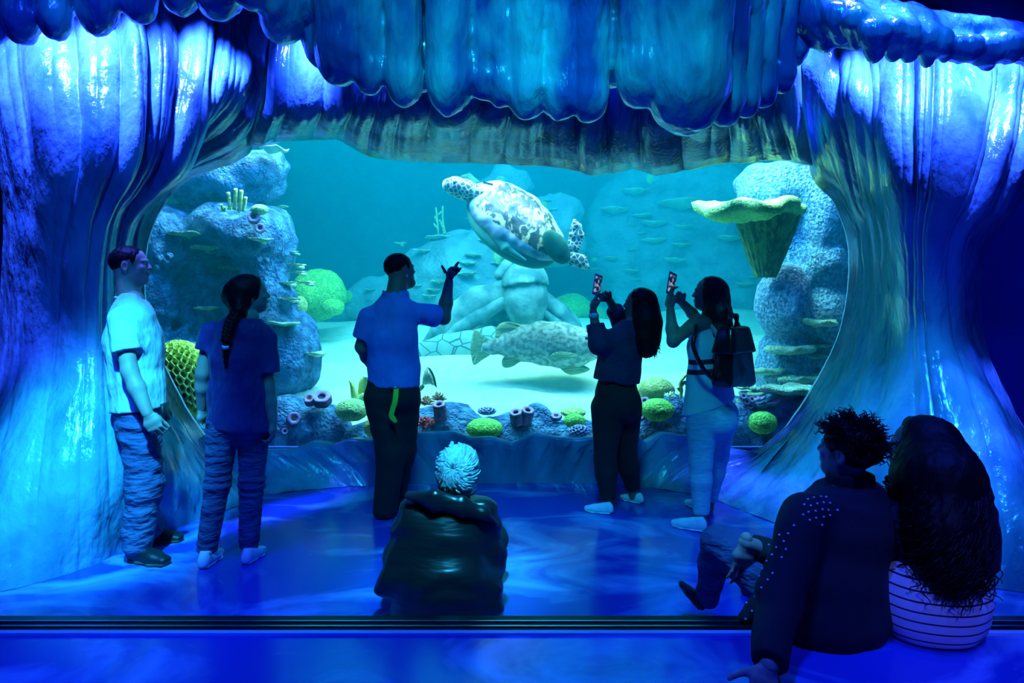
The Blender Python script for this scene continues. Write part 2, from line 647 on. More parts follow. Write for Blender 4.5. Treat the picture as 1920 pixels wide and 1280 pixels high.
# ================================================================ the sculpted wave around the window
wave = thing('wave_sculpture', 'huge rippled blue wave sculpture framing the aquarium window', 'sculpture', (0, 4.6, 0))


def PT(rows):
    return [P(*r) for r in rows]


LEFT = [
    [(-60, -60, 5.32), (-40, 65, 4.65), (-25, 178, 4.39), (-6.4, 295, 4.31), (8, 430, 4.37), (-10, 650, 4.465), (-80, 900, 3.866), (-160, 1135, 3.28)],
    [(20, -60, 4.97), (40, 65, 4.3), (55, 183.5, 4.04), (68, 302.5, 3.96), (60, 430, 4.02), (40, 650, 4.115), (-10, 900, 3.666), (-40, 1117, 3.385)],
    [(110, -60, 4.89), (130, 65, 4.22), (140, 183.5, 3.96), (144, 302.5, 3.88), (120, 430, 3.94), (100, 650, 4.015), (70, 880, 3.666), (60, 1095, 3.52)],
    [(200, -60, 4.95), (225, 65, 4.28), (228.5, 183.5, 4.02), (220.6, 302.5, 3.94), (175, 430, 4), (165, 650, 4.015), (160, 880, 3.726), (160, 1064, 3.735)],
    [(290, -60, 5.15), (305, 60, 4.48), (302.5, 181.25, 4.22), (282.4, 302.5, 4.14), (212, 430, 4.2), (212, 650, 4.185), (240, 870, 3.946), (258, 1020, 4.085)],
    [(370, -65, 5.37), (385, 60, 4.7), (376.5, 181.25, 4.44), (342.4, 302.5, 4.36), (240, 430, 4.42), (245, 650, 4.565), (320, 860, 4.316), (366, 976, 4.507)],
    [(450, -65, 5.45), (450, 65, 4.92), (432, 185, 4.63), (300, 325, 5.08), (245, 440, 5.18), (262, 640, 5.06), (350, 830, 4.774), (430, 954, 4.752)],
    [(520, -65, 5.1), (500, 100, 4.75), (462, 272, 5.3), (330, 336, 5.36), (262, 455, 5.36), (272, 630, 5.36), (375, 828, 5.36), (495, 928, 5.1)],
]
RIGHT = [
    [(1490, -60, 5.1), (1500, 100, 4.75), (1530, 312, 5.3), (1578, 378, 5.36), (1604, 485, 5.36), (1580, 640, 5.36), (1470, 825, 5.36), (1340, 936, 4.97)],
    [(1560, -60, 5.38), (1580, 85, 4.85), (1588, 200, 4.58), (1618, 370, 4.93), (1632, 460, 4.98), (1622, 640, 4.91), (1540, 830, 4.724), (1430, 972, 4.55)],
    [(1640, -15, 4.97), (1655, 100, 4.55), (1661.5, 215.75, 4.29), (1670.4, 332.5, 4.21), (1680, 460, 4.27), (1680, 640, 4.415), (1640, 850, 4.166), (1570, 1021, 4.08)],
    [(1720, 8, 4.74), (1735, 115, 4.32), (1735, 228, 4.06), (1732, 340, 3.98), (1720, 460, 4.04), (1725, 640, 4.165), (1735, 860, 3.886), (1715, 1072, 3.68)],
    [(1800, 48, 4.67), (1825, 135, 4.25), (1811.5, 248, 3.99), (1790.4, 355, 3.91), (1760, 460, 3.97), (1770, 640, 4.095), (1820, 860, 3.766), (1850, 1100, 3.49)],
    [(1890, 74, 4.74), (1910, 155, 4.32), (1886, 268, 4.06), (1850.6, 370, 3.98), (1805, 460, 4.04), (1815, 640, 4.215), (1900, 860, 3.766), (1990, 1120, 3.37)],
    [(1990, 80, 5.17), (1985, 185, 4.75), (1950, 292.5, 4.49), (1901, 390, 4.41), (1845, 480, 4.47), (1850, 650, 4.565), (1960, 880, 4.066), (2120, 1140, 3.25)],
]
TOPX = [465, 520, 570, 630, 660, 690, 740, 800, 900, 1000, 1060, 1110, 1150, 1185, 1230, 1290, 1340, 1395, 1450, 1490, 1525]
TOPY = [275, 263, 262, 259, 274, 292, 299, 303, 306, 309, 315, 327, 324, 314, 327, 318, 306, 304, 298, 300, 310]


def folds(u, t, n, amp, seed, lean=0.0):
    """rounded ridges with sharp valleys running along t"""
    p = np.stack([u * 3.0, t * 1.2, np.zeros_like(u)], -1)
    ph = u * n + 0.45 * vnoise(p, 1.0, seed) + 0.7 * vnoise(np.stack([u * 7, t * 0.4, u * 0], -1), 1.0, seed + 1) + lean * t
    r = np.abs(np.sin(math.pi * ph)) ** 0.7
    fine = np.abs(np.sin(math.pi * (ph * 2.3 + 0.5 * vnoise(p * 2, 1.0, seed + 5)))) ** 0.8
    a = 0.7 + 0.5 * vnoise(np.stack([np.floor(ph) * 1.7, t * 2.0, u * 0], -1), 1.0, seed + 2)
    return amp * (r * a + 0.15 * fine)


def fold_sheet(ctrl, nu, nv, nf, ampf, seed, flip=False, lean=0.0):
    G = sheet(ctrl, nu, nv)
    N = grid_normals(G)
    if (N[..., 1].mean() > 0):
        N = -N
    u, t = np.meshgrid(np.linspace(0, 1, nu), np.linspace(0, 1, nv), indexing='ij')
    d = folds(u, t, nf, 1.0, seed, lean) * ampf(u, t)
    d += 0.005 * fbm(G * np.array([1, 1, .5]), 12.0, seed + 19, 2)
    d += 0.012 * fbm(G, 3.0, seed + 9, 2) * np.minimum(1, ampf(u, t) / 0.02)
    return G + N * d[..., None]


def amp_left(u, t):
    a = np.interp(t, [0, 0.14, 0.3, 0.45, 0.62, 0.75, 0.9, 1], [0.06, 0.10, 0.10, 0.07, 0.03, 0.018, 0.02, 0.008])
    e = np.interp(u, [0, 0.06, 0.86, 0.97, 1], [0.3, 1, 1, 0.35, 0.0])
    return a * e


def amp_right(u, t):
    return amp_left(1 - u, t)


GL = fold_sheet([PT(c) for c in LEFT], 420, 340, 8.5, amp_left, 11)
GR = fold_sheet([PT(c) for c in RIGHT], 420, 340, 8, amp_right, 23, lean=-0.6)
LIN = []
for x in np.linspace(485, 1510, 14):
    ye = np.interp(x, TOPX, TOPY)
    k = (x - 485) / 1025.0
    LIN.append([P(520 + (1490 - 520) * k, -65, 5.1), P(505 + 995 * k, 85, 4.75), P(0.6 * (505 + 995 * k) + 0.4 * x, 190, 4.66 + 0.08 * math.sin(k * 11 + 1)), P(x, 0.45 * 190 + 0.55 * ye, 4.95), P(x, ye, 5.33)])
xs = np.linspace(0, 1, 520)
GT = sheet(LIN, 520, 170)
# exact outline of the bottom edge
u, t = np.meshgrid(xs, np.linspace(0, 1, 170), indexing='ij')
yv = np.interp(465 + xs * 1060, TOPX, TOPY)
edge = np.array([P(465 + 1060 * a, b_, 5.33) for a, b_ in zip(xs, yv)])
wgt = np.clip((t - 0.5) / 0.5, 0, 1) ** 2
GT = GT + (edge - GT[:, -1])[:, None, :] * wgt[..., None]
N = grid_normals(GT)
N = -N if N[..., 1].mean() > 0 else N
at = np.interp(t, [0, 0.25, 0.6, 0.9, 1], [0.06, 0.08, 0.09, 0.05, 0.012]) * np.interp(u, [0, 0.02, 0.98, 1], [0, 1, 1, 0])
GT = GT + N * (folds(u, t, 17, 1.0, 41) * at)[..., None]
ret = edge + np.array([0, 0.24, 0.05])
GT = np.concatenate([GT, ret[:, None, :]], 1)
# returns behind the window edge on both sides
for GG, col, sx in ((GL, -1, -1), (GR, 0, 1)):
    pass
retL = GL[-1] + np.array([-0.06, 0.24, 0.0])
GL = np.concatenate([GL, retL[None]], 0)
retR = GR[0] + np.array([0.06, 0.24, 0.0])
GR = np.concatenate([retR[None], GR], 0)
obj('pillar', grid_mesh(GL), M['resin'], wave)
obj('pillar', grid_mesh(GR), M['resin'], wave)
obj('lintel', grid_mesh(GT), [M['resin_shaded'], M['resin']], wave, midx=(lambda Fq: ((GT.reshape(-1, 3)[Fq].mean(1)[:, 0] < -1.15) | (GT.reshape(-1, 3)[Fq].mean(1)[:, 0] > 1.75)).astype(int))(grid_mesh(GT)[1]))

BX = [350, 380, 430, 500, 545, 585, 620, 655, 710, 745, 800, 850, 880, 920, 960, 1000, 1040, 1080, 1110, 1150, 1190, 1212, 1245, 1300, 1345, 1395, 1422, 1450, 1500]
BY = [815, 832, 850, 847, 846, 830, 836, 826, 828, 816, 814, 812, 824, 822, 834, 815, 822, 826, 823, 818, 816, 834, 813, 822, 840, 847, 853, 843, 800]
FX = [470, 495, 560, 650, 760, 1000, 1180, 1260, 1340, 1380]
FY = [944, 928, 920, 912, 908, 905, 908, 920, 936, 952]
n = 460
xs = np.linspace(0, 1, n)
tx = 350 + xs * 1150
bx = 470 + xs * 910
top = np.array([P(a, np.interp(a, BX, BY), 5.36) for a in tx])
bot = []
for a in bx:
    fy = np.interp(a, FX, FY)
    bot.append(P(a, fy, 1.5 * F / (fy - HY)))
bot = np.array(bot)
rows = []
nv = 80
for k in range(nv):
    t_ = k / (nv - 1)
    p = top * (1 - t_) + bot * t_
    sag = np.sin(t_ * math.pi)
    p = p + np.array([0, 0.04, 0])[None] * sag
    rows.append(p)
GB = np.stack(rows, 1)
u, t = np.meshgrid(xs, np.linspace(0, 1, nv), indexing='ij')
N = grid_normals(GB)
N = -N if N[..., 1].mean() > 0 else N
ab = np.interp(t, [0, 0.1, 0.5, 1], [0.006, 0.03, 0.035, 0.006]) * np.interp(u, [0, 0.03, 0.97, 1], [0, 1, 1, 0])
GB = GB + N * (folds(u, t, 24, 1.0, 77, lean=0.5) * ab)[..., None]
b1 = top + np.array([0, 0.03, 0.012]); b2 = top + np.array([0, 0.22, -0.02])
GB = np.concatenate([b2[:, None], b1[:, None], GB], 1)
obj('lower_skirt', grid_mesh(GB), M['resin'], wave)

# ---------------------------------------------------------------- the overhanging crest
LOBES = [  # x, tip y, half width, Y
    (-25, 70, 34, 3.4), (32, 66, 34, 3.38), (98, 63, 33, 3.38), (178, 51, 42, 3.4), (255, 36, 36, 3.43), (330, 14, 42, 3.44), (405, 26, 52, 3.4), (470, 8, 40, 3.38),
    (525, 66, 52, 3.5), (585, 30, 34, 3.52), (632, 146, 52, 3.42), (690, 168, 34, 3.42), (752, 187, 40, 3.4), (838, 199, 50, 3.36), (905, 178, 30, 3.38), (935, 190, 32, 3.37),
    (985, 212, 38, 3.34), (1048, 214, 36, 3.32), (1104, 216, 36, 3.3), (1200, 190, 56, 3.22), (1283, 236, 92, 3.2), (1357, 223, 36, 3.28), (1402, 208, 24, 3.34), (1432, 190, 26, 3.4),
    (1462, 165, 24, 3.46), (1143, 148, 62, 3.42), (792, 160, 40, 3.6), (600, 120, 40, 3.62), (1488, 112, 22, 3.55), (1508, 70, 24, 3.65)]
fs = []
for x, ty, hw, Y in LOBES:
    r = hw / F * Y
    a = P(x + 4, ty - hw * 1.15, Y)
    fs.append((cone(a, a + np.array([0, -0.05, 0.42]), r * 0.84, r * 0.90), 0.010))
    fs.append((cone(a + np.array([0, -0.05, 0.42]), a + np.array([0, -0.30, 1.1]), r * 0.90, r * 0.85), 0.010))
    fs.append((ell(a + np.array([0, 0.01, -0.02]), (r * 0.90, r * 0.95, r * 1.25)), 0.03))
    fs.append((cone(a + np.array([0, r * 0.55, 0.06]), a + np.array([0, r * 0.5 - 0.30, 1.1]), r * 0.85, r * 1.0), 0.012))



def crest_disp(p):
    q = p * np.array([1, 1, 0.12])
    return -0.012 * np.abs(vnoise(q, 24, 5)) - 0.013 * vnoise(q, 9, 6) - 0.005 * vnoise(p, 16, 8)


lo, hi = P(-120, 250, 3.4) - [0.1, 0.6, 0.1], P(1560, -420, 3.9) + [0.3, 0.1, 0.0]
hi[2] = 4.0
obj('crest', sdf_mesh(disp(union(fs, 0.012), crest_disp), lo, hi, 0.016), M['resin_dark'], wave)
# lower ridge of the crest running off to the right
fs = []
xs_ = [1515, 1545, 1575, 1605, 1640, 1672, 1700, 1735, 1768, 1795, 1815, 1850, 1890, 1930, 1970]
tp_ = [-35, -30, -24, -14, 4, 8, 10, 18, 36, 52, 66, 60, 56, 58, 62]
tb_ = [88, 98, 84, 92, 118, 116, 120, 128, 122, 124, 118, 134, 122, 120, 118]
for k in range(len(xs_)):
    Y = 3.15 + 0.02 * (k % 2) + 0.014 * k + 0.38 * max(0, 1 - k / 3.5)
    hgt = tb_[k] - tp_[k]
    r = 21 / F * Y
    p0, p1, p2 = P(xs_[k] - 26, tp_[k] + 22, Y + 0.16), P(xs_[k] - 2, tp_[k] + hgt * 0.5, Y - 0.03), P(xs_[k] + 3, tb_[k] - 15, Y + 0.02)
    fs.append((cone(p0, p1, r * 1.1, r * 1.15), 0.012))
    fs.append((cone(p1, p2, r * 1.15, r * 0.55), 0.012))
fs.append((chain([(P(1530, 22, 3.50), (0, 1, 0), (0, 0, 1), 0.13, 0.16), (P(1700, 58, 3.40), (0, 1, 0), (0, 0, 1), 0.13, 0.11), (P(2000, 92, 3.5), (0, 1, 0), (0, 0, 1), 0.12, 0.08)]), 0.05))
lo, hi = P(1440, 150, 3.2) - [0.05, 0.45, 0.15], P(2010, -80, 3.6) + [0.2, 0.3, 0.1]
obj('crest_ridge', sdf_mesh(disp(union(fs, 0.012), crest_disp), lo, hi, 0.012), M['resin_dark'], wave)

# ================================================================ inside the aquarium
M['rock'] = mk('reef_rock', (0.02, 0.09, 0.24), 0.65, (0.10, 0.30, 0.54), 10, (1, 1, 1), 0.40, 0.62, 1.0, 34, (1, 1.6, 1), 'noise', bdist=0.05, bump2=(0.5, 9, (1, 1, 1), 'noise', 0.08), cdetail=6, spec=0.35)
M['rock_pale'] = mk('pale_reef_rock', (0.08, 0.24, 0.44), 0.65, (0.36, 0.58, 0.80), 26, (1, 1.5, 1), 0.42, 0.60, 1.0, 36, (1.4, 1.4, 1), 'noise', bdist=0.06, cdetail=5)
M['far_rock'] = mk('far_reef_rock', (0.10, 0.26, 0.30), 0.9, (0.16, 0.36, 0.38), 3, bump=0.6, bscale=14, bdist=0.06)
M['plate'] = mk('plate_coral_skin', (0.80, 0.90, 0.66), 0.7, (0.55, 0.76, 0.46), 16, bump=1.0, bscale=60, bdist=0.05)
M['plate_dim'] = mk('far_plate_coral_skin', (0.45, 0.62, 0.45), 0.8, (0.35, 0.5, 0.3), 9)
M['table'] = mk('table_coral_skin', (0.42, 0.82, 0.12), 0.75, (0.70, 0.95, 0.36), 40, bump=1.0, bscale=75, bdist=0.03)
M['stem'] = mk('table_coral_stem', (0.20, 0.36, 0.10), 0.8, (0.10, 0.16, 0.07), 9, (2.2, 2.2, 0.25), 0.42, 0.58, 0.8, 20, (2, 2, 0.2), bdist=0.04)
M['green'] = mk('green_brain_coral', (0.10, 0.46, 0.06), 0.7, (0.34, 0.74, 0.14), 22, (1, 1, 1), 0.42, 0.6, 0.9, 60, (1, 1, 1), 'noise', bdist=0.03, cdist=2.0)
M['lime'] = mk('pale_brain_coral', (0.28, 0.50, 0.18), 0.7, (0.50, 0.70, 0.30), 22, (1, 1, 1), 0.42, 0.6, 0.9, 60, bdist=0.03, cdist=2.0)
M['ochre'] = mk('ochre_brain_coral', (0.42, 0.50, 0.12), 0.7, (0.62, 0.66, 0.24), 20, bump=0.9, bscale=60, bdist=0.03)
M['honey'] = mk('honeycomb_coral', (0.90, 0.98, 0.22), 0.7, (0.70, 0.85, 0.14), 12, bump=0.5, bscale=60)
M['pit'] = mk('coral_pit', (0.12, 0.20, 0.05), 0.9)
M['purple'] = mk('purple_sponge', (0.07, 0.04, 0.17), 0.65, (0.24, 0.12, 0.30), 14, bump=0.8, bscale=40, bstretch=(1, 1, 2.5), bdist=0.03)
M['lilac'] = mk('lilac_rim', (0.46, 0.24, 0.46), 0.6, (0.34, 0.18, 0.40), 20)
M['orange'] = mk('orange_mouth', (0.7, 0.30, 0.22), 0.6)
M['violet'] = mk('violet_honeycomb', (0.34, 0.34, 0.72), 0.6)
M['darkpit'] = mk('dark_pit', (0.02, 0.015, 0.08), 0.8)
M['red'] = mk('red_coral', (0.62, 0.05, 0.08), 0.7, (0.75, 0.12, 0.14), 30, bump=0.6, bscale=80)
M['brown'] = mk('brown_branch_coral', (0.36, 0.16, 0.10), 0.7, (0.6, 0.42, 0.25), 25)
M['yellow'] = mk('yellow_sponge', (0.66, 0.72, 0.10), 0.65, (0.80, 0.84, 0.28), 18, bump=0.6, bscale=60)
M['cream'] = mk('cream_coral', (0.75, 0.78, 0.55), 0.6)
M['stone'] = mk('statue_stone', (0.05, 0.17, 0.17), 0.8, (0.24, 0.40, 0.36), 5, (1, 1, 1), 0.38, 0.64, 0.35, 26, bdist=0.02, cdetail=6)
M['stone_scale'] = mk('statue_scales', (0.04, 0.10, 0.11), 0.8, (0.26, 0.44, 0.40), 5.5, (1, 0.6, 1.3), 0.015, 0.05, 0.2, 26, ctype='voroedge')


from mathutils.bvhtree import BVHTree
ROCKS = []


def snap(px, py, Y, back=0.0):
    """distance at which a line of sight meets the nearest rock, else Y"""
    o = Vector((0, 0, CAMZ)); d = (Vector(P(px, py, 1.0)) - o).normalized()
    best = None
    for t in ROCKS:
        h = t.ray_cast(o, d)
        if h[0] is not None and (best is None or h[0].y < best):
            best = h[0].y
    return best - back if best is not None else Y


def rock(name, blobs, m, label, cat='rock', h=0.03, k=0.10, amp=0.05, sc=3.0, seed=0, group=None):
    """blobs: (px, py, Y, rx px, rz px, ry m)"""
    fs, lo, hi = [], np.full(3, 1e9), np.full(3, -1e9)
    for px, py, Y, rx, rz, ry in blobs:
        c = P(px, py, Y)
        r = np.array([rx / F * Y, ry, rz / F * Y])
        fs.append(ell(c, r))
        lo = np.minimum(lo, c - r); hi = np.maximum(hi, c + r)
    f = disp(union(fs, k), lambda p: amp * fbm(p, sc, seed, 4) + 0.35 * amp * np.abs(vnoise(p, sc * 2.2, seed + 50)))
    lo[1] = max(lo[1] - 0.1, 5.60); lo[0] -= 0.1; lo[2] -= 0.1; hi = hi + 0.12
    VF = sdf_mesh(f, lo, hi, h)
    ROCKS.append(BVHTree.FromPolygons([tuple(v) for v in VF[0]], [tuple(int(i) for i in q) for q in VF[1]]))
    o = obj(name, VF, m, loc=((lo[0] + hi[0]) / 2, (lo[1] + hi[1]) / 2, lo[2]))
    return tag(o, label, cat, group)


# ---- rocks
rock('reef_rock', [(430, 340, 7.0, 88, 50, 0.45), (490, 318, 6.95, 46, 38, 0.35), (385, 360, 7.05, 50, 45, 0.4), (522, 345, 7.2, 20, 28, 0.2)], M['rock'], 'big rounded boulder at the top left of the window, overhanging the coral shelf', seed=3, amp=0.06)
rock('reef_rock', [(330, 460, 6.9, 85, 75, 0.5), (430, 430, 6.9, 90, 52, 0.5), (490, 445, 6.75, 55, 62, 0.4), (500, 500, 6.8, 42, 60, 0.35), (400, 580, 7.1, 120, 90, 0.4), (300, 560, 6.8, 60, 90, 0.4),
                   (505, 590, 6.75, 50, 75, 0.35), (555, 670, 6.75, 50, 80, 0.4), (470, 690, 6.7, 90, 80, 0.4), (330, 690, 6.7, 90, 80, 0.4)], M['rock'],
     'tall dark blue reef rock on the left side carrying many plate corals', seed=8, amp=0.07)
rock('reef_rock', [(545, 800, 6.0, 70, 58, 0.22), (490, 830, 5.95, 70, 70, 0.2), (600, 810, 6.05, 60, 52, 0.25), (430, 840, 5.95, 70, 60, 0.2), (370, 820, 5.95, 40, 40, 0.2)], M['rock'], 'rough blue rock behind the braided girl at the foot of the window', seed=14, amp=0.03, sc=5, h=0.02)
rock('reef_rock', [(700, 850, 6.05, 90, 62, 0.25), (790, 825, 6.0, 60, 56, 0.22), (845, 815, 6.05, 60, 62, 0.24), (900, 840, 5.95, 60, 60, 0.2), (960, 835, 6.0, 60, 62, 0.22), (1010, 825, 6.05, 50, 68, 0.24), (1070, 845, 6.0, 60, 62, 0.22), (1120, 850, 6.0, 50, 60, 0.2)],
     M['rock'], 'low blue rock ledge along the middle of the window bottom', seed=21, amp=0.03, sc=5, h=0.02)
rock('reef_rock', [(1200, 830, 6.0, 50, 70, 0.22), (1270, 810, 6.0, 60, 72, 0.24), (1340, 800, 6.05, 70, 70, 0.25), (1410, 810, 6.0, 70, 66, 0.22), (1480, 790, 6.0, 60, 60, 0.2), (1530, 770, 6.0, 40, 50, 0.2)], M['rock'],
     'blue rock ledge at the lower right below the stacked plate corals', seed=27, amp=0.03, sc=5, h=0.02)
rock('reef_rock', [(1470, 365, 6.9, 88, 68, 0.35), (1540, 400, 6.8, 55, 95, 0.35), (1420, 350, 7.0, 35, 45, 0.3), (1545, 500, 6.8, 62, 70, 0.3), (1470, 565, 6.7, 52, 78, 0.3), (1545, 590, 6.75, 70, 60, 0.3), (1470, 690, 6.8, 50, 90, 0.3), (1545, 690, 6.9, 70, 80, 0.3), (1500, 470, 6.95, 70, 90, 0.25)],
     M['rock_pale'], 'tall pale rough rock column at the right end of the window', seed=31, amp=0.05, k=0.05)
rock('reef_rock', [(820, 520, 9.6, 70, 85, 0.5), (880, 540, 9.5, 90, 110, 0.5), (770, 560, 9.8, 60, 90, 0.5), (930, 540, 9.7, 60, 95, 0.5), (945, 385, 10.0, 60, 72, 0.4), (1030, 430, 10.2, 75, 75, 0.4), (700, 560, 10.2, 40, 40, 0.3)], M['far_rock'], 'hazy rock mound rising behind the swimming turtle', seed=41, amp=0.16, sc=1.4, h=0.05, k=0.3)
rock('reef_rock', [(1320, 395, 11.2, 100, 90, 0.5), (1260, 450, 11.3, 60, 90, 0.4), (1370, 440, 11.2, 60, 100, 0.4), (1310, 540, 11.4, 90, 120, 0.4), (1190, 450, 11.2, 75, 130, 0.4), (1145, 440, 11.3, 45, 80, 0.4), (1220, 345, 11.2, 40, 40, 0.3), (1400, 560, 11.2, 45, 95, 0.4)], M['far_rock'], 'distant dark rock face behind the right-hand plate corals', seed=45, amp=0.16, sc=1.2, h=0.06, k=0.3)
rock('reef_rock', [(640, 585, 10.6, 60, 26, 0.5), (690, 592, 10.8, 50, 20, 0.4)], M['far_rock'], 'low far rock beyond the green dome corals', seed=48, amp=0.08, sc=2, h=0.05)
rock('reef_rock', [(1070, 580, 10.5, 42, 26, 0.4), (1110, 592, 10.7, 30, 24, 0.3)], M['green'], 'flat green far rock right of the stone turtle', seed=49, amp=0.06, sc=2, h=0.05)


# ---- plate corals
def plate_mesh(c, rx, ry, th, seed, cup=0.15, tilt=0.0):
    nr, na = 9, 40
    r0 = np.random.default_rng(seed)
    ph = r0.uniform(0, 6.28, 6)
    Vt, Vb = [], []
    for i in range(nr):
        q = i / (nr - 1)
        for k in range(na):
            a = 2 * math.pi * k / na
            wob = 1 + 0.10 * math.sin(2 * a + ph[0]) + 0.07 * math.sin(3 * a + ph[1]) + 0.05 * math.sin(7 * a + ph[2]) + 0.03 * math.sin(13 * a + ph[3])
            x, y = rx * q * wob * math.cos(a), ry * q * wob * math.sin(a)
            z = cup * rx * (q ** 2 - 1) + 0.12 * th * math.sin(5 * a + ph[4]) * q * 4 * 0.5 + tilt * x + 0.10 * rx * math.sin(2 * a + ph[5]) * q * q * 0.35
            e = th * (1 - 0.55 * q ** 6)
            Vt.append((x, y, z + e * 0.5))
            Vb.append((x * 0.97, y * 0.97, z - e * 0.5 - (1 - q) ** 2 * rx * 0.10))
    V = np.array(Vt + Vb)
    n = nr * na
    Fc = []
    for i in range(nr - 1):
        for k in range(na):
            a, b_ = i * na + k, i * na + (k + 1) % na
            Fc.append((a, a + na, b_ + na, b_))
            Fc.append((n + a, n + b_, n + b_ + na, n + a + na))
    for k in range(na):
        a, b_ = (nr - 1) * na + k, (nr - 1) * na + (k + 1) % na
        Fc.append((a, n + a, n + b_, b_))
    return V + np.asarray(c), np.array(Fc)


ORD = ['topmost', 'second', 'third', 'fourth', 'fifth', 'sixth', 'seventh', 'eighth', 'ninth', 'tenth', 'eleventh', 'twelfth', 'thirteenth', 'fourteenth', 'fifteenth', 'sixteenth', 'seventeenth', 'eighteenth', 'nineteenth', 'twentieth', 'twenty-first', 'twenty-second']


def plates(items, Y, m, what, group, dY=None, th=0.020, cup=0.06, seed=0, stalk=False):
    for i, it in enumerate(sorted(items, key=lambda q: q[1])):
        px, py, hw = it[:3]
        y_ = max(snap(px, py, Y, 0.35 * hw / F * Y), 5.9)
        c = P(px, py, y_)
        rx = hw / F * y_
        o_lab = '%s, %s from the top' % (what, ORD[i]) if i else '%s, topmost of them' % what
        t_ = th * min(1.6, max(0.6, rx / 0.14))
        V, Fc = plate_mesh(c, rx, rx * 0.75, t_, seed + i * 7, cup, random.uniform(-0.06, 0.06))
        root = thing('plate_coral', o_lab, 'coral', c - [0, 0, 0.05], group)
        obj('plate', (V, Fc), m, root)
        pts = [c + [0, 0.05 * rx, -0.06 * rx], c + [0, 0.5 * rx, -0.20 * rx], c + [0.0, 0.16 + rx * 0.9, -0.26 * rx]]
        obj('stalk', tube(spline(pts, 8), np.linspace(rx * 0.10, rx * 0.22, 8), 10), m, root)


plates([(350, 437, 33), (384, 463, 31), (489, 448, 25), (436, 502, 29), (388, 576, 25), (349, 643, 26)], 6.25, M['plate'], 'thin pale plate coral on the dark face of the left rock', 'plate corals on the left rock', seed=100)
plates([(553, 495, 18), (558, 509, 16), (537, 529, 19), (572, 528, 18), (541, 559, 22), (593, 572, 17), (589, 592, 21), (533, 605, 30), (601, 603, 15), (588, 661, 27)], 6.35, M['plate'],
       'thin pale plate coral on the right flank of the left rock', 'plate corals beside the left rock', seed=150)
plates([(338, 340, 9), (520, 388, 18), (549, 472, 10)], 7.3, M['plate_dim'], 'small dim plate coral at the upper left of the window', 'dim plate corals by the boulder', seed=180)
plates([(821, 443, 25), (796, 469, 20), (750, 455, 11), (888, 411, 16), (914, 450, 20), (887, 477, 17), (875, 492, 17), (874, 512, 20), (823, 526, 18), (813, 542, 15), (805, 553, 15), (784, 534, 9), (935, 493, 14), (952, 480, 15), (1026, 376, 11), (1032, 393, 12), (695, 542, 14)],
       8.9, M['plate'], 'slender hazy plate coral in the middle distance behind the turtle', 'hazy plate corals in mid water', seed=200)
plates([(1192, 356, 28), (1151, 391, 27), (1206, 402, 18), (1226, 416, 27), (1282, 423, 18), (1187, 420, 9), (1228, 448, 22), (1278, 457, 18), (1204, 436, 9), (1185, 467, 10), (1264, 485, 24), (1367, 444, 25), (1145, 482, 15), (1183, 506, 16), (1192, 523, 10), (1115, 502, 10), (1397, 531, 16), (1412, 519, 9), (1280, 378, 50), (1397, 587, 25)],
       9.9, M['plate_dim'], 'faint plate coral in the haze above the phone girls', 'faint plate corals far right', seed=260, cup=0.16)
plates([(1536, 603, 36), (1480, 654, 43), (1541, 647, 17), (1527, 667, 22), (1439, 694, 32), (1498, 709, 37), (1533, 700, 10), (1478, 728, 52), (1416, 727, 18), (1416, 737, 30), (1392, 726, 13)], 6.2, M['plate'],
       'thick bright plate coral stacked at the lower right rock', 'stacked plate corals at lower right', seed=320, th=0.038, cup=0.05)

# frilly pale coral on the boulder
c = P(513, 277, 6.6)
V, Fc = plate_mesh(c, 26 / F * 6.6, 0.12, 0.02, 402, 0.25)
V[:, 2] += 0.03 * np.sin(40 * (V[:, 0] - c[0])) * (np.abs(V[:, 0] - c[0]) / 0.13)
tag(obj('frilly_coral', (V, Fc), M['cream'], loc=c - [0, 0, .05]), 'frilly white coral hanging at the top edge beside the big boulder', 'coral')

# ---- the big table coral
root = thing('table_coral', 'large bright yellow table coral on a fluted stem before the right rock', 'coral', P(1432, 512, 6.35))
c = P(1410, 394, 6.2)
V, Fc = plate_mesh(c, 98 / F * 6.2, 0.36, 0.15, 411, 0.02, 0.01)
V = V + 0.012 * np.stack([vnoise(V, 26, 1), vnoise(V, 26, 2), 1.6 * vnoise(V, 22, 3)], 1)
obj('plate', (V, Fc), M['table'], root)
top, bot = P(1437, 405, 6.25), P(1436, 520, 6.45)
na, nr = 90, 26
V = []
for i in range(nr):
    q = i / (nr - 1)
    cc = top * (1 - q) + bot * q
    R_ = np.interp(q, [0, 0.15, 0.5, 0.85, 1], [0.275, 0.25, 0.19, 0.12, 0.09])
    for k in range(na):
        a = 2 * math.pi * k / na
        rr = R_ * (1 + 0.07 * abs(math.sin(a * 9 + 1.5 * q)) + 0.04 * math.sin(a * 23))
        V.append(cc + np.array([rr * math.cos(a), rr * 0.8 * math.sin(a), 0]))
G = np.array(V).reshape(nr, na, 3)
G = np.concatenate([G, G[:, :1]], 1)
obj('stem', grid_mesh(G), M['stem'], root)


# ---- rounded corals
def dome(c, rx, ry, rz, seed, amp=0.04, sc=9.0, n=72):
    a = np.linspace(0, 2 * math.pi, n)
    e = np.linspace(-0.5 * math.pi, 0.5 * math.pi, n // 2)
    A, E = np.meshgrid(a, e, indexing='ij')
    D = np.stack([np.cos(E) * np.cos(A), np.cos(E) * np.sin(A), np.sin(E)], -1)
    r = 1 + amp * np.abs(vnoise(D * 1.0, sc, seed)) + amp * vnoise(D, 2.0, seed + 3)
    return grid_mesh(D * r[..., None] * np.array([rx, ry, rz]) + np.asarray(c))


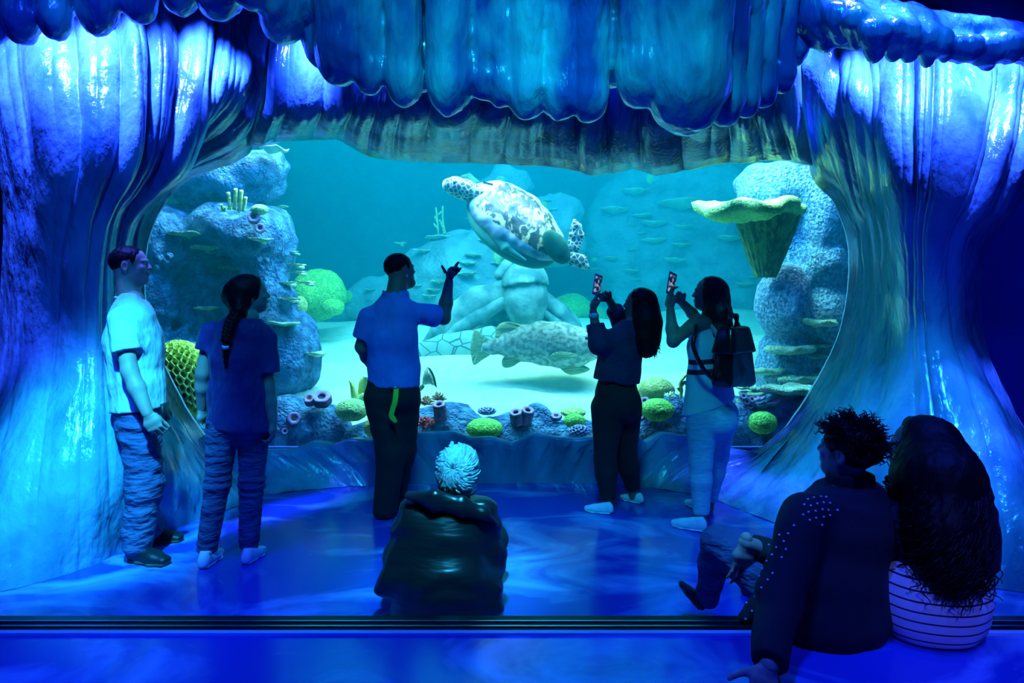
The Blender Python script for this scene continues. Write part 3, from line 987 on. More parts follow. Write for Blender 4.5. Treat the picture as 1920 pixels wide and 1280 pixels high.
def brain(px, py, Y, rx, rz, m, label, group=None, seed=0, ry=None):
    if Y > 8.3:
        Y = snap(px, py, Y)
    k = Y / F
    c = P(px, py, Y)
    o = obj('brain_coral', dome(c, rx * k, ry or rx * k * 0.9, rz * k, seed), m, loc=c - [0, 0, rz * k])
    return tag(o, label, 'coral', group)


G_ = 'rounded green corals along the window'
brain(660, 768, 5.85, 31, 21, M['lime'], 'pale green brain coral left of the man in the polo shirt', G_, 1)
brain(702, 800, 5.78, 19, 21, M['ochre'], 'yellow-green coral half hidden by the polo shirt man’s trousers', G_, 2)
brain(908, 803, 5.74, 34, 19, M['green'], 'bright green brain coral above the grey-haired woman', G_, 3)
brain(1077, 789, 5.8, 20, 14, M['green'], 'small green brain coral left of the black leggings', G_, 4)
brain(1075, 773, 6.0, 23, 9, M['ochre'], 'flat yellowish coral just behind the small green brain coral', G_, 5)
brain(1232, 768, 5.75, 31, 21, M['green'], 'bright green brain coral between the two phone girls', G_, 6)
brain(1230, 731, 6.1, 34, 24, M['ochre'], 'ochre mound coral above the green one between the phone girls', G_, 7)
brain(1430, 792, 5.75, 26, 21, M['green'], 'bright green brain coral on the bare lower right rock ledge', G_, 8)
brain(1380, 765, 5.95, 14, 18, M['lime'], 'dim green coral behind the pale leggings', G_, 9)
brain(487, 393, 6.3, 16, 10, M['lime'], 'small pale green coral on the left rock beside the tube sponges', G_, 10)
G_ = 'hazy green dome corals'
brain(597, 552, 8.6, 50, 48, M['green'], 'huge hazy green dome coral right of the left rock', G_, 11)
brain(575, 555, 8.1, 26, 24, M['green'], 'green coral lobe in front of the huge dome coral', G_, 12)
brain(561, 573, 7.4, 15, 18, M['ochre'], 'small yellowish bud coral beside the left rock flank', G_, 13)
brain(624, 576, 8.2, 22, 16, M['green'], 'low green mound coral at the foot of the huge dome', G_, 14)
brain(650, 556, 9.2, 12, 12, M['green'], 'tiny green mound at the right edge of the huge dome', G_, 15)
brain(929, 464, 8.6, 9, 10, M['lime'], 'upper of two little green buds behind the turtle', G_, 16)
brain(932, 484, 8.5, 9, 12, M['lime'], 'lower of two little green buds behind the turtle', G_, 17)
brain(939, 340, 8.6, 11, 10, M['lime'], 'green bud peeking over the turtle shell', G_, 18)
brain(1019, 386, 8.9, 8, 9, M['lime'], 'green bud beside the upper edge of the turtle', G_, 19)
brain(1218, 336, 8.8, 8, 9, M['table'], 'yellow bud coral under the hanging lintel edge', G_, 20)
brain(1115, 487, 9.2, 8, 5, M['lime'], 'dim bud right of the turtle flippers', G_, 21)


def fib(n):
    i = np.arange(n) + 0.5
    ph = np.arccos(1 - 2 * i / n)
    th = math.pi * (1 + 5 ** 0.5) * i
    return np.stack([np.cos(th) * np.sin(ph), np.sin(th) * np.sin(ph), np.cos(ph)], 1)


def honey(c, r, cells, depth, mr, mp, n=200, jit=0.25, seed=0):
    """dome with pits; returns (V, F), face material index"""
    rr = np.random.default_rng(seed)
    pts = fib(cells) + rr.normal(0, jit / math.sqrt(cells), (cells, 3))
    pts /= np.linalg.norm(pts, axis=1)[:, None]
    a = np.linspace(0, 2 * math.pi, n)
    e = np.linspace(-0.49 * math.pi, 0.49 * math.pi, n // 2)
    A, E = np.meshgrid(a, e, indexing='ij')
    D = np.stack([np.cos(E) * np.cos(A), np.cos(E) * np.sin(A), np.sin(E)], -1)
    dots = D.reshape(-1, 3) @ pts.T
    part = np.partition(dots, -2, axis=1)[:, -2:]
    ang = np.arccos(np.clip(part, -1, 1))
    d1, d2 = ang.min(1), ang.max(1)
    edge = (d2 - d1) / (2 / math.sqrt(cells) * 1.0)
    wall = np.clip(1 - edge * 1.15, 0, 1)
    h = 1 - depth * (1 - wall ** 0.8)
    V = D.reshape(-1, 3) * h[:, None] * np.asarray(r) + np.asarray(c)
    G = V.reshape(n, n // 2, 3)
    V, Fc = grid_mesh(G)
    w_ = wall[Fc].mean(1)
    return (V, Fc), (w_ < 0.28).astype(int)


VF, mi = honey(P(335, 716, 5.86), (62 / F * 5.86, 0.20, 80 / F * 5.86), 330, 0.16, 0, 0, 300, seed=4)
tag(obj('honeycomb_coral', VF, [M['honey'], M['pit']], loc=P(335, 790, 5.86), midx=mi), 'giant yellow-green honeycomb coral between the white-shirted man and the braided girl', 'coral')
VF, mi = honey(P(1085, 808, 5.72), (20 / F * 5.72, 0.07, 13 / F * 5.72), 70, 0.2, 0, 0, 110, seed=5)
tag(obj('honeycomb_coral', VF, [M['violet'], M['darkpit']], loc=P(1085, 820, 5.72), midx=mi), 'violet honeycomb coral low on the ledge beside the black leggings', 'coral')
VF, mi = honey(P(913, 770, 6.0), (18 / F * 6, 0.07, 8 / F * 6), 60, 0.2, 0, 0, 110, seed=6)
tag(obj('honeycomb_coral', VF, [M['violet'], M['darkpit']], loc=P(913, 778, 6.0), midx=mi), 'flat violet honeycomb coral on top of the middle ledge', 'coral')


# ---- purple sponges: body with a rim and a dark mouth
def sponge(px, py, Y, r, hgt, label, lean=(0, -0.35, 1), mouth='darkpit', group='purple sponges on the ledge', seed=0):
    """px,py = the mouth; r, hgt in pixels"""
    k = Y / F
    c = P(px, py, Y)
    ax = nrm(lean)
    A = nrm(np.cross(ax, [0, 1, 0.2])); B = np.cross(ax, A)
    R_ = r * k
    H_ = hgt * k
    prof = [(0.55, -1.0), (0.95, -0.85), (1.05, -0.55), (1.0, -0.25), (0.98, -0.05)]
    rim = [(0.98, -0.05), (0.92, 0.03), (0.75, 0.05), (0.55, 0.02), (0.42, -0.06)]
    mou = [(0.42, -0.06), (0.36, -0.2), (0.0, -0.24)]
    na = 28

    def lathe(pr, rip=0.0):
        G = np.array([[c + (A * math.cos(2 * math.pi * j / na) + B * math.sin(2 * math.pi * j / na)) * R_ * q * (1 + rip * math.sin(6 * 2 * math.pi * j / na + seed)) + ax * H_ * (z if z < -0.1 else z * min(1.0, R_ / H_ * 2.0)) for j in range(na + 1)] for q, z in pr])
        return grid_mesh(G)
    pp = spline(prof, 14)
    pp[:, 0] += 0.05 * np.sin(np.arange(14) * 2.2)
    root = thing('tube_sponge', label, 'sponge', c - ax * H_, group)
    obj('body', lathe(pp, 0.05), M['purple'], root)
    obj('rim', lathe(spline(rim, 10), 0.04), M['lilac'], root)
    obj('mouth', lathe(mou), M[mouth], root)


sponge(603, 742, 5.85, 17, 20, 'broad purple sponge with a dark mouth at the ledge top left of the polo man', lean=(0.1, -0.7, 1), seed=1)
sponge(579, 746, 5.82, 10, 18, 'small sponge with an orange mouth beside the broad purple sponge', lean=(0, -0.9, 0.8), mouth='orange', seed=2)
sponge(551, 784, 5.75, 12, 20, 'knobbly pink sponge on the rock near the braided girl’s arm', lean=(0.4, -1, 0.3), mouth='orange', seed=3)
sponge(534, 808, 5.72, 6, 10, 'tiny pink sponge under the knobbly pink one', lean=(0.3, -1, 0.3), seed=4)
sponge(823, 757, 5.8, 12, 42, 'tall dark purple tube sponge beside the red coral', lean=(-0.1, -0.45, 1), seed=5)
sponge(967, 772, 5.8, 12, 30, 'left of a pair of purple barrel sponges on the middle ledge', lean=(-0.15, -0.5, 1), seed=6)
sponge(990, 768, 5.82, 12, 32, 'right of a pair of purple barrel sponges on the middle ledge', lean=(0.2, -0.5, 1), seed=7)
sponge(1043, 778, 5.95, 10, 8, 'flat lilac sponge between the barrel pair and the small green coral', lean=(0, -0.5, 1), seed=8)
sponge(1209, 751, 5.85, 9, 12, 'small lilac sponge touching the top of the green coral between the phone girls', lean=(-0.2, -0.8, 0.7), seed=9)
sponge(1201, 778, 5.75, 9, 10, 'small lilac sponge below left of the green coral between the phone girls', lean=(-0.5, -0.8, 0.6), seed=10)
for i, (px, py, wh) in enumerate([(1395, 742, 'topmost of a cluster right of the pale leggings'), (1411, 748, 'second from the top of the cluster by the backpack'), (1401, 752, 'middle one of the cluster by the backpack'),
                                  (1406, 760, 'fourth one down in the cluster by the backpack'), (1388, 765, 'lowest one of the cluster by the backpack')]):
    sponge(px, py, 5.86, 6.5, 9, 'little lilac cup polyp, ' + wh, lean=(-0.1, -0.9, 0.6), group='lilac cup polyps by the backpack', seed=20 + i)
sponge(475, 406, 6.25, 11, 16, 'upper of two mauve cup sponges on the left rock', lean=(0.2, -1, 0.2), group='mauve cups on the left rock', seed=31)
sponge(487, 427, 6.22, 9, 14, 'lower of two mauve cup sponges on the left rock', lean=(0.2, -1, 0.1), group='mauve cups on the left rock', seed=32)
for i, (px, py, r) in enumerate([(1433, 757, 15), (1450, 752, 18), (1425, 746, 10)]):
    c = P(px, py, 5.85)
    V, Fc = plate_mesh(c, r / F * 5.85, 0.05, 0.022, 600 + i, 0.3, 0.25)
    tag(obj('clam_coral', (V, Fc), M['lilac'] if i else M['purple'], loc=c - [0, 0, .03]), ['dark mauve fluted clam coral above the right green coral', 'long lilac clam coral beside the dark mauve one', 'small lilac clam coral above the dark mauve one'][i], 'coral')
for i, (px, py, r) in enumerate([(300, 485, 8), (311, 489, 7), (318, 480, 7), (295, 500, 7), (484, 487, 8), (490, 500, 7), (500, 488, 6)]):
    c = P(px, py, 6.3)
    tag(obj('knob_coral', dome(c, r / F * 6.3, r / F * 6.3, r / F * 6.3, 640 + i, n=36), M['rock'], loc=c - [0, 0, .04]),
        'bluish knob coral in a small cluster beside the white-shirted man’s face' if i < 4 else 'bluish knob coral in a small cluster above the braided girl’s head', 'coral',
        'knob corals by the man' if i < 4 else 'knob corals over the girl')

# ---- branching corals
root = thing('tube_coral', 'cluster of upright yellow tube corals on the left rock', 'coral', P(442, 394, 6.4))
for px0, py0, px1, py1, r in [(430, 393, 428, 360, 3.2), (439, 393, 442, 353, 3.4), (448, 396, 453, 356, 3.4), (456, 396, 461, 369, 3.0), (417, 396, 415, 383, 2.4), (420, 396, 421, 388, 2.0)]:
    a, b_ = P(px0, py0, 6.42), P(px1, py1, 6.38)
    rr = r / F * 6.4
    VF = tube(spline([a, (a + b_) / 2 + [0.004, 0, 0], b_], 10), rr * (1 + 0.12 * np.sin(np.arange(10) * 2.5)), 10)
    obj('tube', VF, M['yellow'], root)


def bush(name, px, py, Y, size, n, m, label, seed, up=1.0):
    c = P(px, py, Y)
    rr = np.random.default_rng(seed)
    parts = []
    for k in range(n):
        d = nrm(rr.normal(0, 1, 3) * [1, 0.8, 0.5] + [0, -0.2, up])
        L_ = size / F * Y * rr.uniform(0.7, 1.1)
        pts = spline([c, c + d * L_ * 0.5 + rr.normal(0, 0.08 * L_, 3), c + d * L_], 6)
        parts.append(tube(pts, np.linspace(L_ * 0.16, L_ * 0.09, 6), 6))
    return tag(obj(name, join(parts), m, loc=c), label, 'coral')


bush('red_coral', 795, 796, 5.74, 19, 70, M['red'], 'fuzzy red coral clump right of the polo man’s trousers', 3, 0.5)
bush('branch_coral', 800, 757, 5.85, 15, 34, M['brown'], 'brown spiky coral behind the red coral', 4, 0.8)
bush('branch_coral', 822, 749, 6.0, 15, 30, M['brown'], 'brown spiky coral topping the tall purple tube sponge', 5, 0.9)
bush('flower_coral', 1256, 743, 5.8, 11, 40, M['cream'], 'small cream flower coral beside the ochre mound', 6, 0.6)
WHIP = snap(826, 446, 8.4) + 0.05
root = thing('sea_whip', 'pale green branching sea whip standing in the haze left of the turtle', 'coral', P(826, 440, WHIP))
for pts in ([(822, 432), (820, 405), (817, 381)], [(832, 430), (830, 400), (830, 378)], [(821, 410), (815, 397)], [(821, 395), (829, 388)], [(820, 420), (813, 411)], [(831, 420), (824, 404)], [(831, 412), (835, 430)]):
    obj('branch', tube(spline([P(a, b_ + 8, WHIP) for a, b_ in pts], 8), 0.014, 7), M['lime'], root)
root = thing('sea_whip', 'yellow-green curled sea whip beside the pale tank top', 'coral', P(1276, 745, 5.85))
for pts in ([(1276, 746), (1278, 730), (1275, 718), (1283, 706), (1290, 700)], [(1277, 724), (1284, 716), (1288, 722)], [(1276, 733), (1271, 726)]):
    obj('branch', tube(spline([P(a, b_, 5.85) for a, b_ in pts], 14), 0.014, 8), M['yellow'], root)
# yellow leaf sponge
root = thing('leaf_sponge', 'yellow leaf-shaped sponge behind the polo man’s left hip', 'sponge', P(690, 758, 6.0))


def blade(px_pts, wid, Y, th=0.02, n=18, lean=0.0):
    """thick curved blade following px points, widths in px"""
    c = spline([P(a, b_, Y + lean * i) for i, (a, b_) in enumerate(px_pts)], n)
    wv = np.interp(np.linspace(0, 1, n), np.linspace(0, 1, len(wid)), wid) / F * Y
    T = np.gradient(c, axis=0)
    T /= np.linalg.norm(T, axis=1)[:, None]
    Nn = np.array([0, -1.0, 0])
    rows = []
    for i in range(n):
        S_ = nrm(np.cross(T[i], Nn))
        r_ = []
        for a in np.linspace(0, 2 * math.pi, 17):
            r_.append(c[i] + S_ * wv[i] * math.cos(a) + Nn * (th * math.sin(a) - 0.5 * wv[i] * math.cos(a) ** 2 * 0.6))
        rows.append(r_)
    return grid_mesh(np.array(rows))


obj('blade', blade([(668, 755), (664, 738), (660, 722), (655, 712)], [9, 7, 4, 1], 6.0), M['yellow'], root)
obj('blade', blade([(684, 755), (684, 735), (686, 718), (688, 708)], [12, 14, 14, 8], 6.05), M['yellow'], root)
obj('blade', blade([(664, 752), (676, 746), (690, 742), (700, 744)], [2, 7, 8, 4], 5.95), M['lime'], root)

# ================================================================ animals and the statue
M['shell'] = mk('turtle_shell', (0.020, 0.030, 0.030), 0.5, (0.50, 0.43, 0.17), 10, (1.5, 1.0, 0.8), 0.50, 0.58, 0.25, 20, cdetail=8, cdist=1.5, coat=0.1)
M['shell_pale'] = mk('turtle_shell_rim', (0.48, 0.52, 0.54), 0.5, (0.22, 0.27, 0.30), 9, (1, 1, 1), 0.4, 0.62, cdetail=6)
M['turtle_skin'] = mk('turtle_scaled_skin', (0.62, 0.60, 0.46), 0.6, (0.05, 0.06, 0.06), 24, (1, 1, 1), 0.05, 0.16, 0.3, 20, ctype='voroedge')
M['turtle_belly'] = mk('turtle_belly_skin', (0.12, 0.40, 0.25), 0.55, (0.05, 0.26, 0.18), 4, (1, 1, 1), 0.35, 0.65, spec=0.15)
M['turtle_dark'] = mk('turtle_dark_skin', (0.008, 0.08, 0.05), 0.6, (0.02, 0.13, 0.08), 9, spec=0.1)
M['grouper'] = mk('grouper_skin', (0.62, 0.66, 0.52), 0.5, (0.20, 0.28, 0.22), 20, (1, 1, 1.3), 0.4, 0.62, 0.25, 60, cdetail=5)
M['grouper_fin'] = mk('grouper_fin', (0.50, 0.62, 0.30), 0.55, (0.28, 0.46, 0.24), 22, (0.4, 1, 3), 0.4, 0.6, 0.4, 40, (0.4, 1, 3))
M['eye'] = mk('dark_eye', (0.01, 0.01, 0.012), 0.1)
M['fish_pale'] = mk('pale_fish', (0.75, 0.80, 0.55), 0.5, (0.6, 0.66, 0.4), 9)


def px_chain(pts, Y, th, k=1.0, up=(0, 0, 1), dep=(0, 1, 0)):
    """pts: (px, py, half height px[, Y]) ; th: list of half thickness m"""
    secs = []
    for i, q in enumerate(pts):
        y_ = q[3] if len(q) > 3 else Y
        secs.append((P(q[0], q[1], y_), up, dep, q[2] / F * y_ * k, th[i] if isinstance(th, (list, tuple)) else th))
    return chain(secs)


def limb(pts, Y, th, k=1.0):
    """flat paddle following px points: every section's height axis is square to the run"""
    c = [P(q[0], q[1], q[3] if len(q) > 3 else Y) for q in pts]
    fs = []
    for i in range(len(pts) - 1):
        d = nrm(c[i + 1] - c[i])
        up = nrm(np.cross(d, (0, 1, 0)))
        dep = nrm(np.cross(up, d))
        t0, t1 = (th[i], th[i + 1]) if isinstance(th, (list, tuple)) else (th, th)
        fs.append(chain([(c[i], up, dep, pts[i][2] / F * Y * k, t0), (c[i + 1], up, dep, pts[i + 1][2] / F * Y * k, t1)]))
    return union(fs, 0.03)


def bounds(pts, Y, pad):
    q = np.array([P(a[0], a[1], a[3] if len(a) > 3 else Y) for a in pts])
    r = max(a[2] for a in pts) / F * Y
    return q.min(0) - r - pad, q.max(0) + r + pad


def limb_obj(name, pts, Y, th, m, root, h=0.012, bumpf=None):
    f = limb(pts, Y, th)
    if bumpf:
        f = disp(f, bumpf)
    lo, hi = bounds(pts, Y, 0.06)
    return obj(name, sdf_mesh(f, lo, hi, h), m, root)


# ---------------------------------------------------------------- swimming turtle
A_, B_ = P(893, 352, 6.70), P(1052, 480, 6.55)
e1 = nrm(B_ - A_)
n0 = np.array([0.30, -0.80, 0.52])
nn_ = nrm(n0 - e1 * (n0 @ e1))
e2 = np.cross(nn_, e1)
R_t = np.stack([e1, e2, nn_], 1)
c0 = (A_ + B_) / 2
turtle = thing('sea_turtle', 'large patterned sea turtle swimming in the middle of the tank', 'turtle', c0)
L_ = np.linalg.norm(B_ - A_) / 2


def shell_f(p):
    q = (p - c0) @ R_t
    x = q[:, 0] / L_
    wid = np.interp(x, [-1.1, -0.9, -0.6, -0.1, 0.4, 0.8, 1.05], [0.10, 0.22, 0.33, 0.37, 0.31, 0.20, 0.08])
    hgt = np.interp(x, [-1.1, -0.8, -0.2, 0.4, 0.9, 1.1], [0.03, 0.10, 0.17, 0.16, 0.08, 0.02])
    d = np.sqrt((q[:, 1] / wid) ** 2 + (q[:, 2] / hgt) ** 2 + np.clip((np.abs(x) - 0.75) / 0.32, 0, 2) ** 2) - 1
    return np.maximum(d * 0.12, -q[:, 2] - 0.015)


lo, hi = c0 - 0.85, c0 + 0.85
V, Q = sdf_mesh(disp(shell_f, lambda p: 0.004 * vnoise(p, 14, 3)), lo, hi, 0.012, safe=3)
q = (V[Q].mean(1) - c0) @ R_t
wid = np.interp(q[:, 0] / L_, [-1.1, -0.9, -0.6, -0.1, 0.4, 0.8, 1.05], [0.10, 0.22, 0.33, 0.37, 0.31, 0.20, 0.08])
edge_ = np.abs(q[:, 1]) / wid + 0.10 * vnoise(V[Q].mean(1), 12, 4)
obj('shell', (V, Q), [M['shell'], M['shell_pale']], turtle, midx=((edge_ > 0.74) | (q[:, 0] < -0.70 * L_)).astype(int))
cb = c0 - nn_ * 0.07 - e2 * 0.07
V, Q = sdf_mesh(ell(cb, (L_ * 0.97, 0.34, 0.12), R_t), cb - 0.75, cb + 0.75, 0.014)
obj('body', (V, Q), M['turtle_belly'], turtle)
hd = union([cone(P(912, 372, 6.66), P(872, 356, 6.58), 0.085, 0.095), cone(P(872, 356, 6.58), P(852, 349, 6.55), 0.095, 0.09), cone(P(852, 349, 6.55), P(840, 346, 6.53), 0.088, 0.055)], 0.04)
V, Q = sdf_mesh(hd, P(830, 390, 6.4) - [0.1, 0.15, 0.1], P(925, 320, 6.8) + [0.05, 0.15, 0.1], 0.010)
obj('head', (V, Q), M['turtle_skin'], turtle)
obj('eye', dome(P(852, 342, 6.455), 0.014, 0.014, 0.014, 1, n=20), M['eye'], turtle)
obj('beak', dome(P(834, 347, 6.52), 0.025, 0.04, 0.045, 2, n=24), M['cream'], turtle)
limb_obj('front_flipper', [(866, 333, 5, 6.85), (878, 334, 10, 6.85), (893, 347, 10, 6.8), (902, 360, 7, 6.8)], 6.8, 0.02, M['turtle_dark'], turtle)
limb_obj('front_flipper', [(899, 378, 8, 6.52), (918, 422, 12, 6.44), (948, 464, 10, 6.40), (985, 488, 3, 6.40)], 6.4, 0.018, M['turtle_belly'], turtle)
rc, Rr = P(1043, 463, 6.40), np.array([[.83, 0, -.55], [0, 1, 0], [.55, 0, .83]])
obj('rear_skin', sdf_mesh(ell(rc, (.105, .045, .18), Rr), rc - .25, rc + .25, 0.010), M['turtle_dark'], turtle)
limb_obj('rear_flipper', [(1060, 482, 8), (1076, 462, 13), (1082, 440, 14), (1080, 424, 10), (1077, 414, 4)], 6.5, 0.022, M['turtle_skin'], turtle)
limb_obj('rear_flipper', [(1058, 480, 11), (1074, 484, 13), (1090, 490, 13), (1100, 500, 6)], 6.5, 0.03, M['turtle_skin'], turtle)
o = obj('tag', box(P(915, 344, 6.55), (0.10, 0.012, 0.02), Matrix.Rotation(0.25, 3, 'Y')), M['turtle_dark'], turtle, smooth=False)

# ---------------------------------------------------------------- grouper
fish = thing('grouper', 'huge pale grouper resting over the sand in front of the stone turtle', 'fish', P(1010, 690, 6.9))
pts = [(905, 651, 11), (925, 650, 14), (950, 647, 22), (980, 644, 33), (1015, 643, 41), (1050, 646, 43), (1085, 650, 37), (1108, 650, 25), (1122, 648, 10)]
f = px_chain(pts, 6.9, [0.02, 0.035, 0.06, 0.10, 0.14, 0.16, 0.15, 0.12, 0.05])
mouth = cone(P(1128, 652, 6.68), P(1092, 662, 6.72), 0.016, 0.006)
f = minus(f, mouth, 0.01)
lo, hi = bounds(pts, 6.9, 0.08)
V, Q = sdf_mesh(disp(f, lambda p: 0.004 * vnoise(p, 25, 2)), lo, hi, 0.013)
obj('body', (V, Q), M['grouper'], fish)


def fin_poly(name, pl, Y, m, root, th=0.012, sub=5):
    """fin outline in photo pixels; a real, slightly rippled slab"""
    q = np.array([P(a[0], a[1], (a[2] if len(a) > 2 else Y)) for a in pl])
    n = 72
    loop = spline(np.concatenate([q, q[:1]]), n + 1)[:-1]
    cen = q.mean(0)
    V, Fc = [], []
    nr = 7
    for side in (-1, 1):
        for i in range(nr):
            s_ = i / (nr - 1)
            pp = cen + (loop - cen) * s_
            off = th * (1 - 0.75 * s_ ** 3) * side + 0.35 * th * np.sin(np.arctan2(loop[:, 2] - cen[2], loop[:, 0] - cen[0]) * 18) * s_
            pp = pp + np.stack([0 * off, off, 0 * off], 1)
            V.append(pp)
    V = np.concatenate(V)
    for s_ in range(2):
        b0 = s_ * nr * n
        for i in range(nr - 1):
            for k in range(n):
                a, b_ = b0 + i * n + k, b0 + i * n + (k + 1) % n
                Fc.append((a, b_, b_ + n, a + n) if s_ else (a, a + n, b_ + n, b_))
    for k in range(n):
        a, b_ = (nr - 1) * n + k, (nr - 1) * n + (k + 1) % n
        Fc.append((a, a + nr * n, b_ + nr * n, b_))
    return obj(name, (V, np.array(Fc)), m, root)


fin_poly('tail_fin', [(925, 641), (908, 630), (890, 617), (885, 634), (882, 652), (884, 670), (889, 684), (905, 674), (924, 660)], 6.9, M['grouper_fin'], fish)
fin_poly('dorsal_fin', [(928, 632), (931, 614), (941, 605), (956, 603), (978, 608), (1020, 607), (1060, 609), (1085, 616), (1060, 622), (1000, 620), (960, 632), (940, 636)], 6.9, M['grouper_fin'], fish)
fin_poly('anal_fin', [(948, 664), (941, 676), (944, 688), (958, 688), (972, 680), (985, 672), (968, 664)], 6.9, M['grouper_fin'], fish)
fin_poly('pectoral_fin', [(1030, 668), (1042, 660), (1066, 660), (1082, 666), (1066, 674), (1044, 675)], 6.72, M['grouper_fin'], fish, 0.01)
fin_poly('pelvic_fin', [(1046, 676), (1052, 692), (1068, 702), (1090, 700), (1106, 692), (1088, 682), (1066, 676)], 6.85, M['grouper_fin'], fish)
obj('eye', dome(P(1100, 634, 6.74), 0.018, 0.014, 0.018, 3, n=20), M['eye'], fish)

# ---------------------------------------------------------------- stone turtle
st = thing('stone_turtle', 'weathered stone sea turtle statue with scaled flippers resting on the sand', 'statue', P(985, 672, 8.3))


def part_ell(name, px, py, Y, rx, rz, ry, m, root, cutf=None, amp=0.015, h=0.02):
    c, r = P(px, py, Y), np.array([rx / F * Y, ry, rz / F * Y])
    f = ell(c, r)
    if cutf:
        f = cutf(f)
    return obj(name, sdf_mesh(disp(f, lambda p: amp * fbm(p, 5, 5, 3)), c - r - 0.1, c + r + 0.1, h), m, root)


part_ell('head', 986, 556, 8.1, 42, 62, 0.33, M['stone'], st)
part_ell('brow', 985, 545, 8.08, 46, 58, 0.36, M['stone'], st, lambda f: (lambda p: np.maximum(f(p), (P(0, 533, 8.08)[2] + 0.03 * np.sin((p[:, 0] - P(985, 0, 8.08)[0]) * 9 + 1.2)) - p[:, 2])))
part_ell('shell', 985, 640, 8.75, 110, 95, 0.5, M['stone'], st, amp=0.03)
part_ell('neck', 988, 625, 8.35, 50, 60, 0.35, M['stone'], st)
limb_obj('shoulder_lump', [(938, 515, 12), (950, 498, 12)], 8.3, 0.1, M['stone'], st)
lf = lambda p: 0.012 * fbm(p, 5, 8, 3)
limb_obj('front_flipper', [(948, 543, 20), (900, 565, 30), (855, 598, 30), (822, 625, 20), (797, 644, 7)], 8.15, [0.12, 0.12, 0.10, 0.08, 0.04], M['stone'], st, 0.016, lf)
limb_obj('flipper_edge', [(942, 566, 9), (900, 594, 14), (860, 618, 13), (826, 640, 5)], 8.05, 0.06, M['stone'], st, 0.016, lf)
limb_obj('rear_flipper', [(925, 640, 30), (880, 650, 30), (830, 655, 27), (780, 662, 18), (750, 668, 8)], 7.95, [0.12, 0.12, 0.11, 0.09, 0.05], M['stone_scale'], st, 0.014, lf)
limb_obj('front_flipper', [(1022, 558, 12), (1048, 585, 16), (1070, 612, 14), (1088, 640, 5)], 8.15, 0.10, M['stone'], st, 0.016, lf)
limb_obj('flipper_edge', [(1015, 580, 6), (1045, 605, 8), (1075, 632, 6)], 8.05, 0.06, M['stone'], st, 0.016, lf)
o = rock('stone_slab', [(830, 695, 7.6, 50, 11, 0.3), (880, 700, 7.65, 40, 7, 0.25)], M['stone'], 'flat stone slab on the sand under the stone turtle’s scaled flipper', 'rock', seed=5, amp=0.02, h=0.02)

# ---------------------------------------------------------------- small fish
af = thing('angelfish', 'pale triangular fish with a dark stripe beside the polo man’s hip', 'fish', P(805, 724, 6.3))
fin_poly('body', [(791, 722), (794, 702), (799, 686), (806, 692), (812, 704), (816, 722), (806, 720)], 6.3, M['fish_pale'], af, 0.03)
fin_poly('stripe', [(801, 687), (808, 692), (815, 706), (819, 725), (815, 722), (811, 706)], 6.265, M['turtle_dark'], af, 0.006)
fin_poly('tail', [(790, 720), (783, 728), (790, 732), (796, 724)], 6.3, M['lime'], af, 0.01)

# ================================================================ people
M['skin'] = mk('skin', (0.46, 0.32, 0.25), 0.5, (0.40, 0.26, 0.20), 14, spec=0.4)
M['skin_dark'] = mk('darker_skin', (0.26, 0.17, 0.13), 0.5, (0.22, 0.14, 0.11), 14, spec=0.4)
M['lip'] = mk('lip', (0.40, 0.18, 0.16), 0.45)
M['hair_black'] = mk('black_hair', (0.006, 0.005, 0.007), 0.45, bump=0.4, bscale=60, bstretch=(3, 3, 0.25), bdist=0.006, spec=0.15)
M['hair_brown'] = mk('dark_brown_hair', (0.014, 0.010, 0.010), 0.40, bump=0.4, bscale=60, bstretch=(3, 3, 0.25), bdist=0.006, spec=0.5)
M['hair_grey'] = mk('silver_hair', (0.62, 0.64, 0.64), 0.42, (0.40, 0.42, 0.43), 40, (2, 2, 0.5), spec=0.5)
M['white_cloth'] = mk('white_cotton', (0.72, 0.74, 0.78), 0.85, bump=0.9, bscale=7, bstretch=(1.2, 1.2, 0.6), bdist=0.06)
M['navy_cloth'] = mk('navy_cotton', (0.03, 0.018, 0.17), 0.7, bump=1.0, bscale=7, bstretch=(1.3, 1.3, 0.6), bdist=0.06, sheen=0.1)
M['polo_cloth'] = mk('blue_pique', (0.12, 0.20, 0.74), 0.8, bump=0.8, bscale=6, bstretch=(1.3, 1.3, 0.6), bdist=0.05)
M['denim'] = mk('denim', (0.045, 0.07, 0.17), 0.8, (0.10, 0.14, 0.27), 5, (1, 1, 0.6), 0.45, 0.75, 0.9, 11, (0.7, 0.7, 1.7), bdist=0.06)
M['black_cloth'] = mk('black_cloth', (0.010, 0.010, 0.014), 0.85, bump=0.4, bscale=12, bdist=0.02)
M['dark_sweat'] = mk('dark_blue_sweatshirt', (0.022, 0.025, 0.085), 0.85, bump=0.9, bscale=7, bdist=0.06)
M['leather'] = mk('black_leather', (0.010, 0.011, 0.013), 0.30, bump=0.35, bscale=6, bstretch=(0.5, 0.5, 2.2), bdist=0.04, spec=0.7)
M['leather_shine'] = mk('shiny_black_leather', (0.012, 0.012, 0.016), 0.18, bump=0.3, bscale=6, bdist=0.03, spec=0.7)
M['shoe_black'] = mk('black_shoe', (0.012, 0.012, 0.015), 0.5, bump=0.3, bscale=60, bdist=0.005)
M['shoe_white'] = mk('white_shoe', (0.90, 0.93, 0.94), 0.55, bump=0.15, bscale=60, bdist=0.005)
M['rubber'] = mk('white_rubber', (0.92, 0.94, 0.94), 0.5)
M['rubber_dark'] = mk('dark_rubber', (0.06, 0.09, 0.05), 0.6)
M['lime_tape'] = mk('lime_webbing', (0.45, 0.72, 0.04), 0.6)
M['leggings_pale'] = mk('pale_leggings', (0.46, 0.58, 0.70), 0.8, (0.70, 0.80, 0.88), 18, (1, 1, 8), 0.38, 0.62)

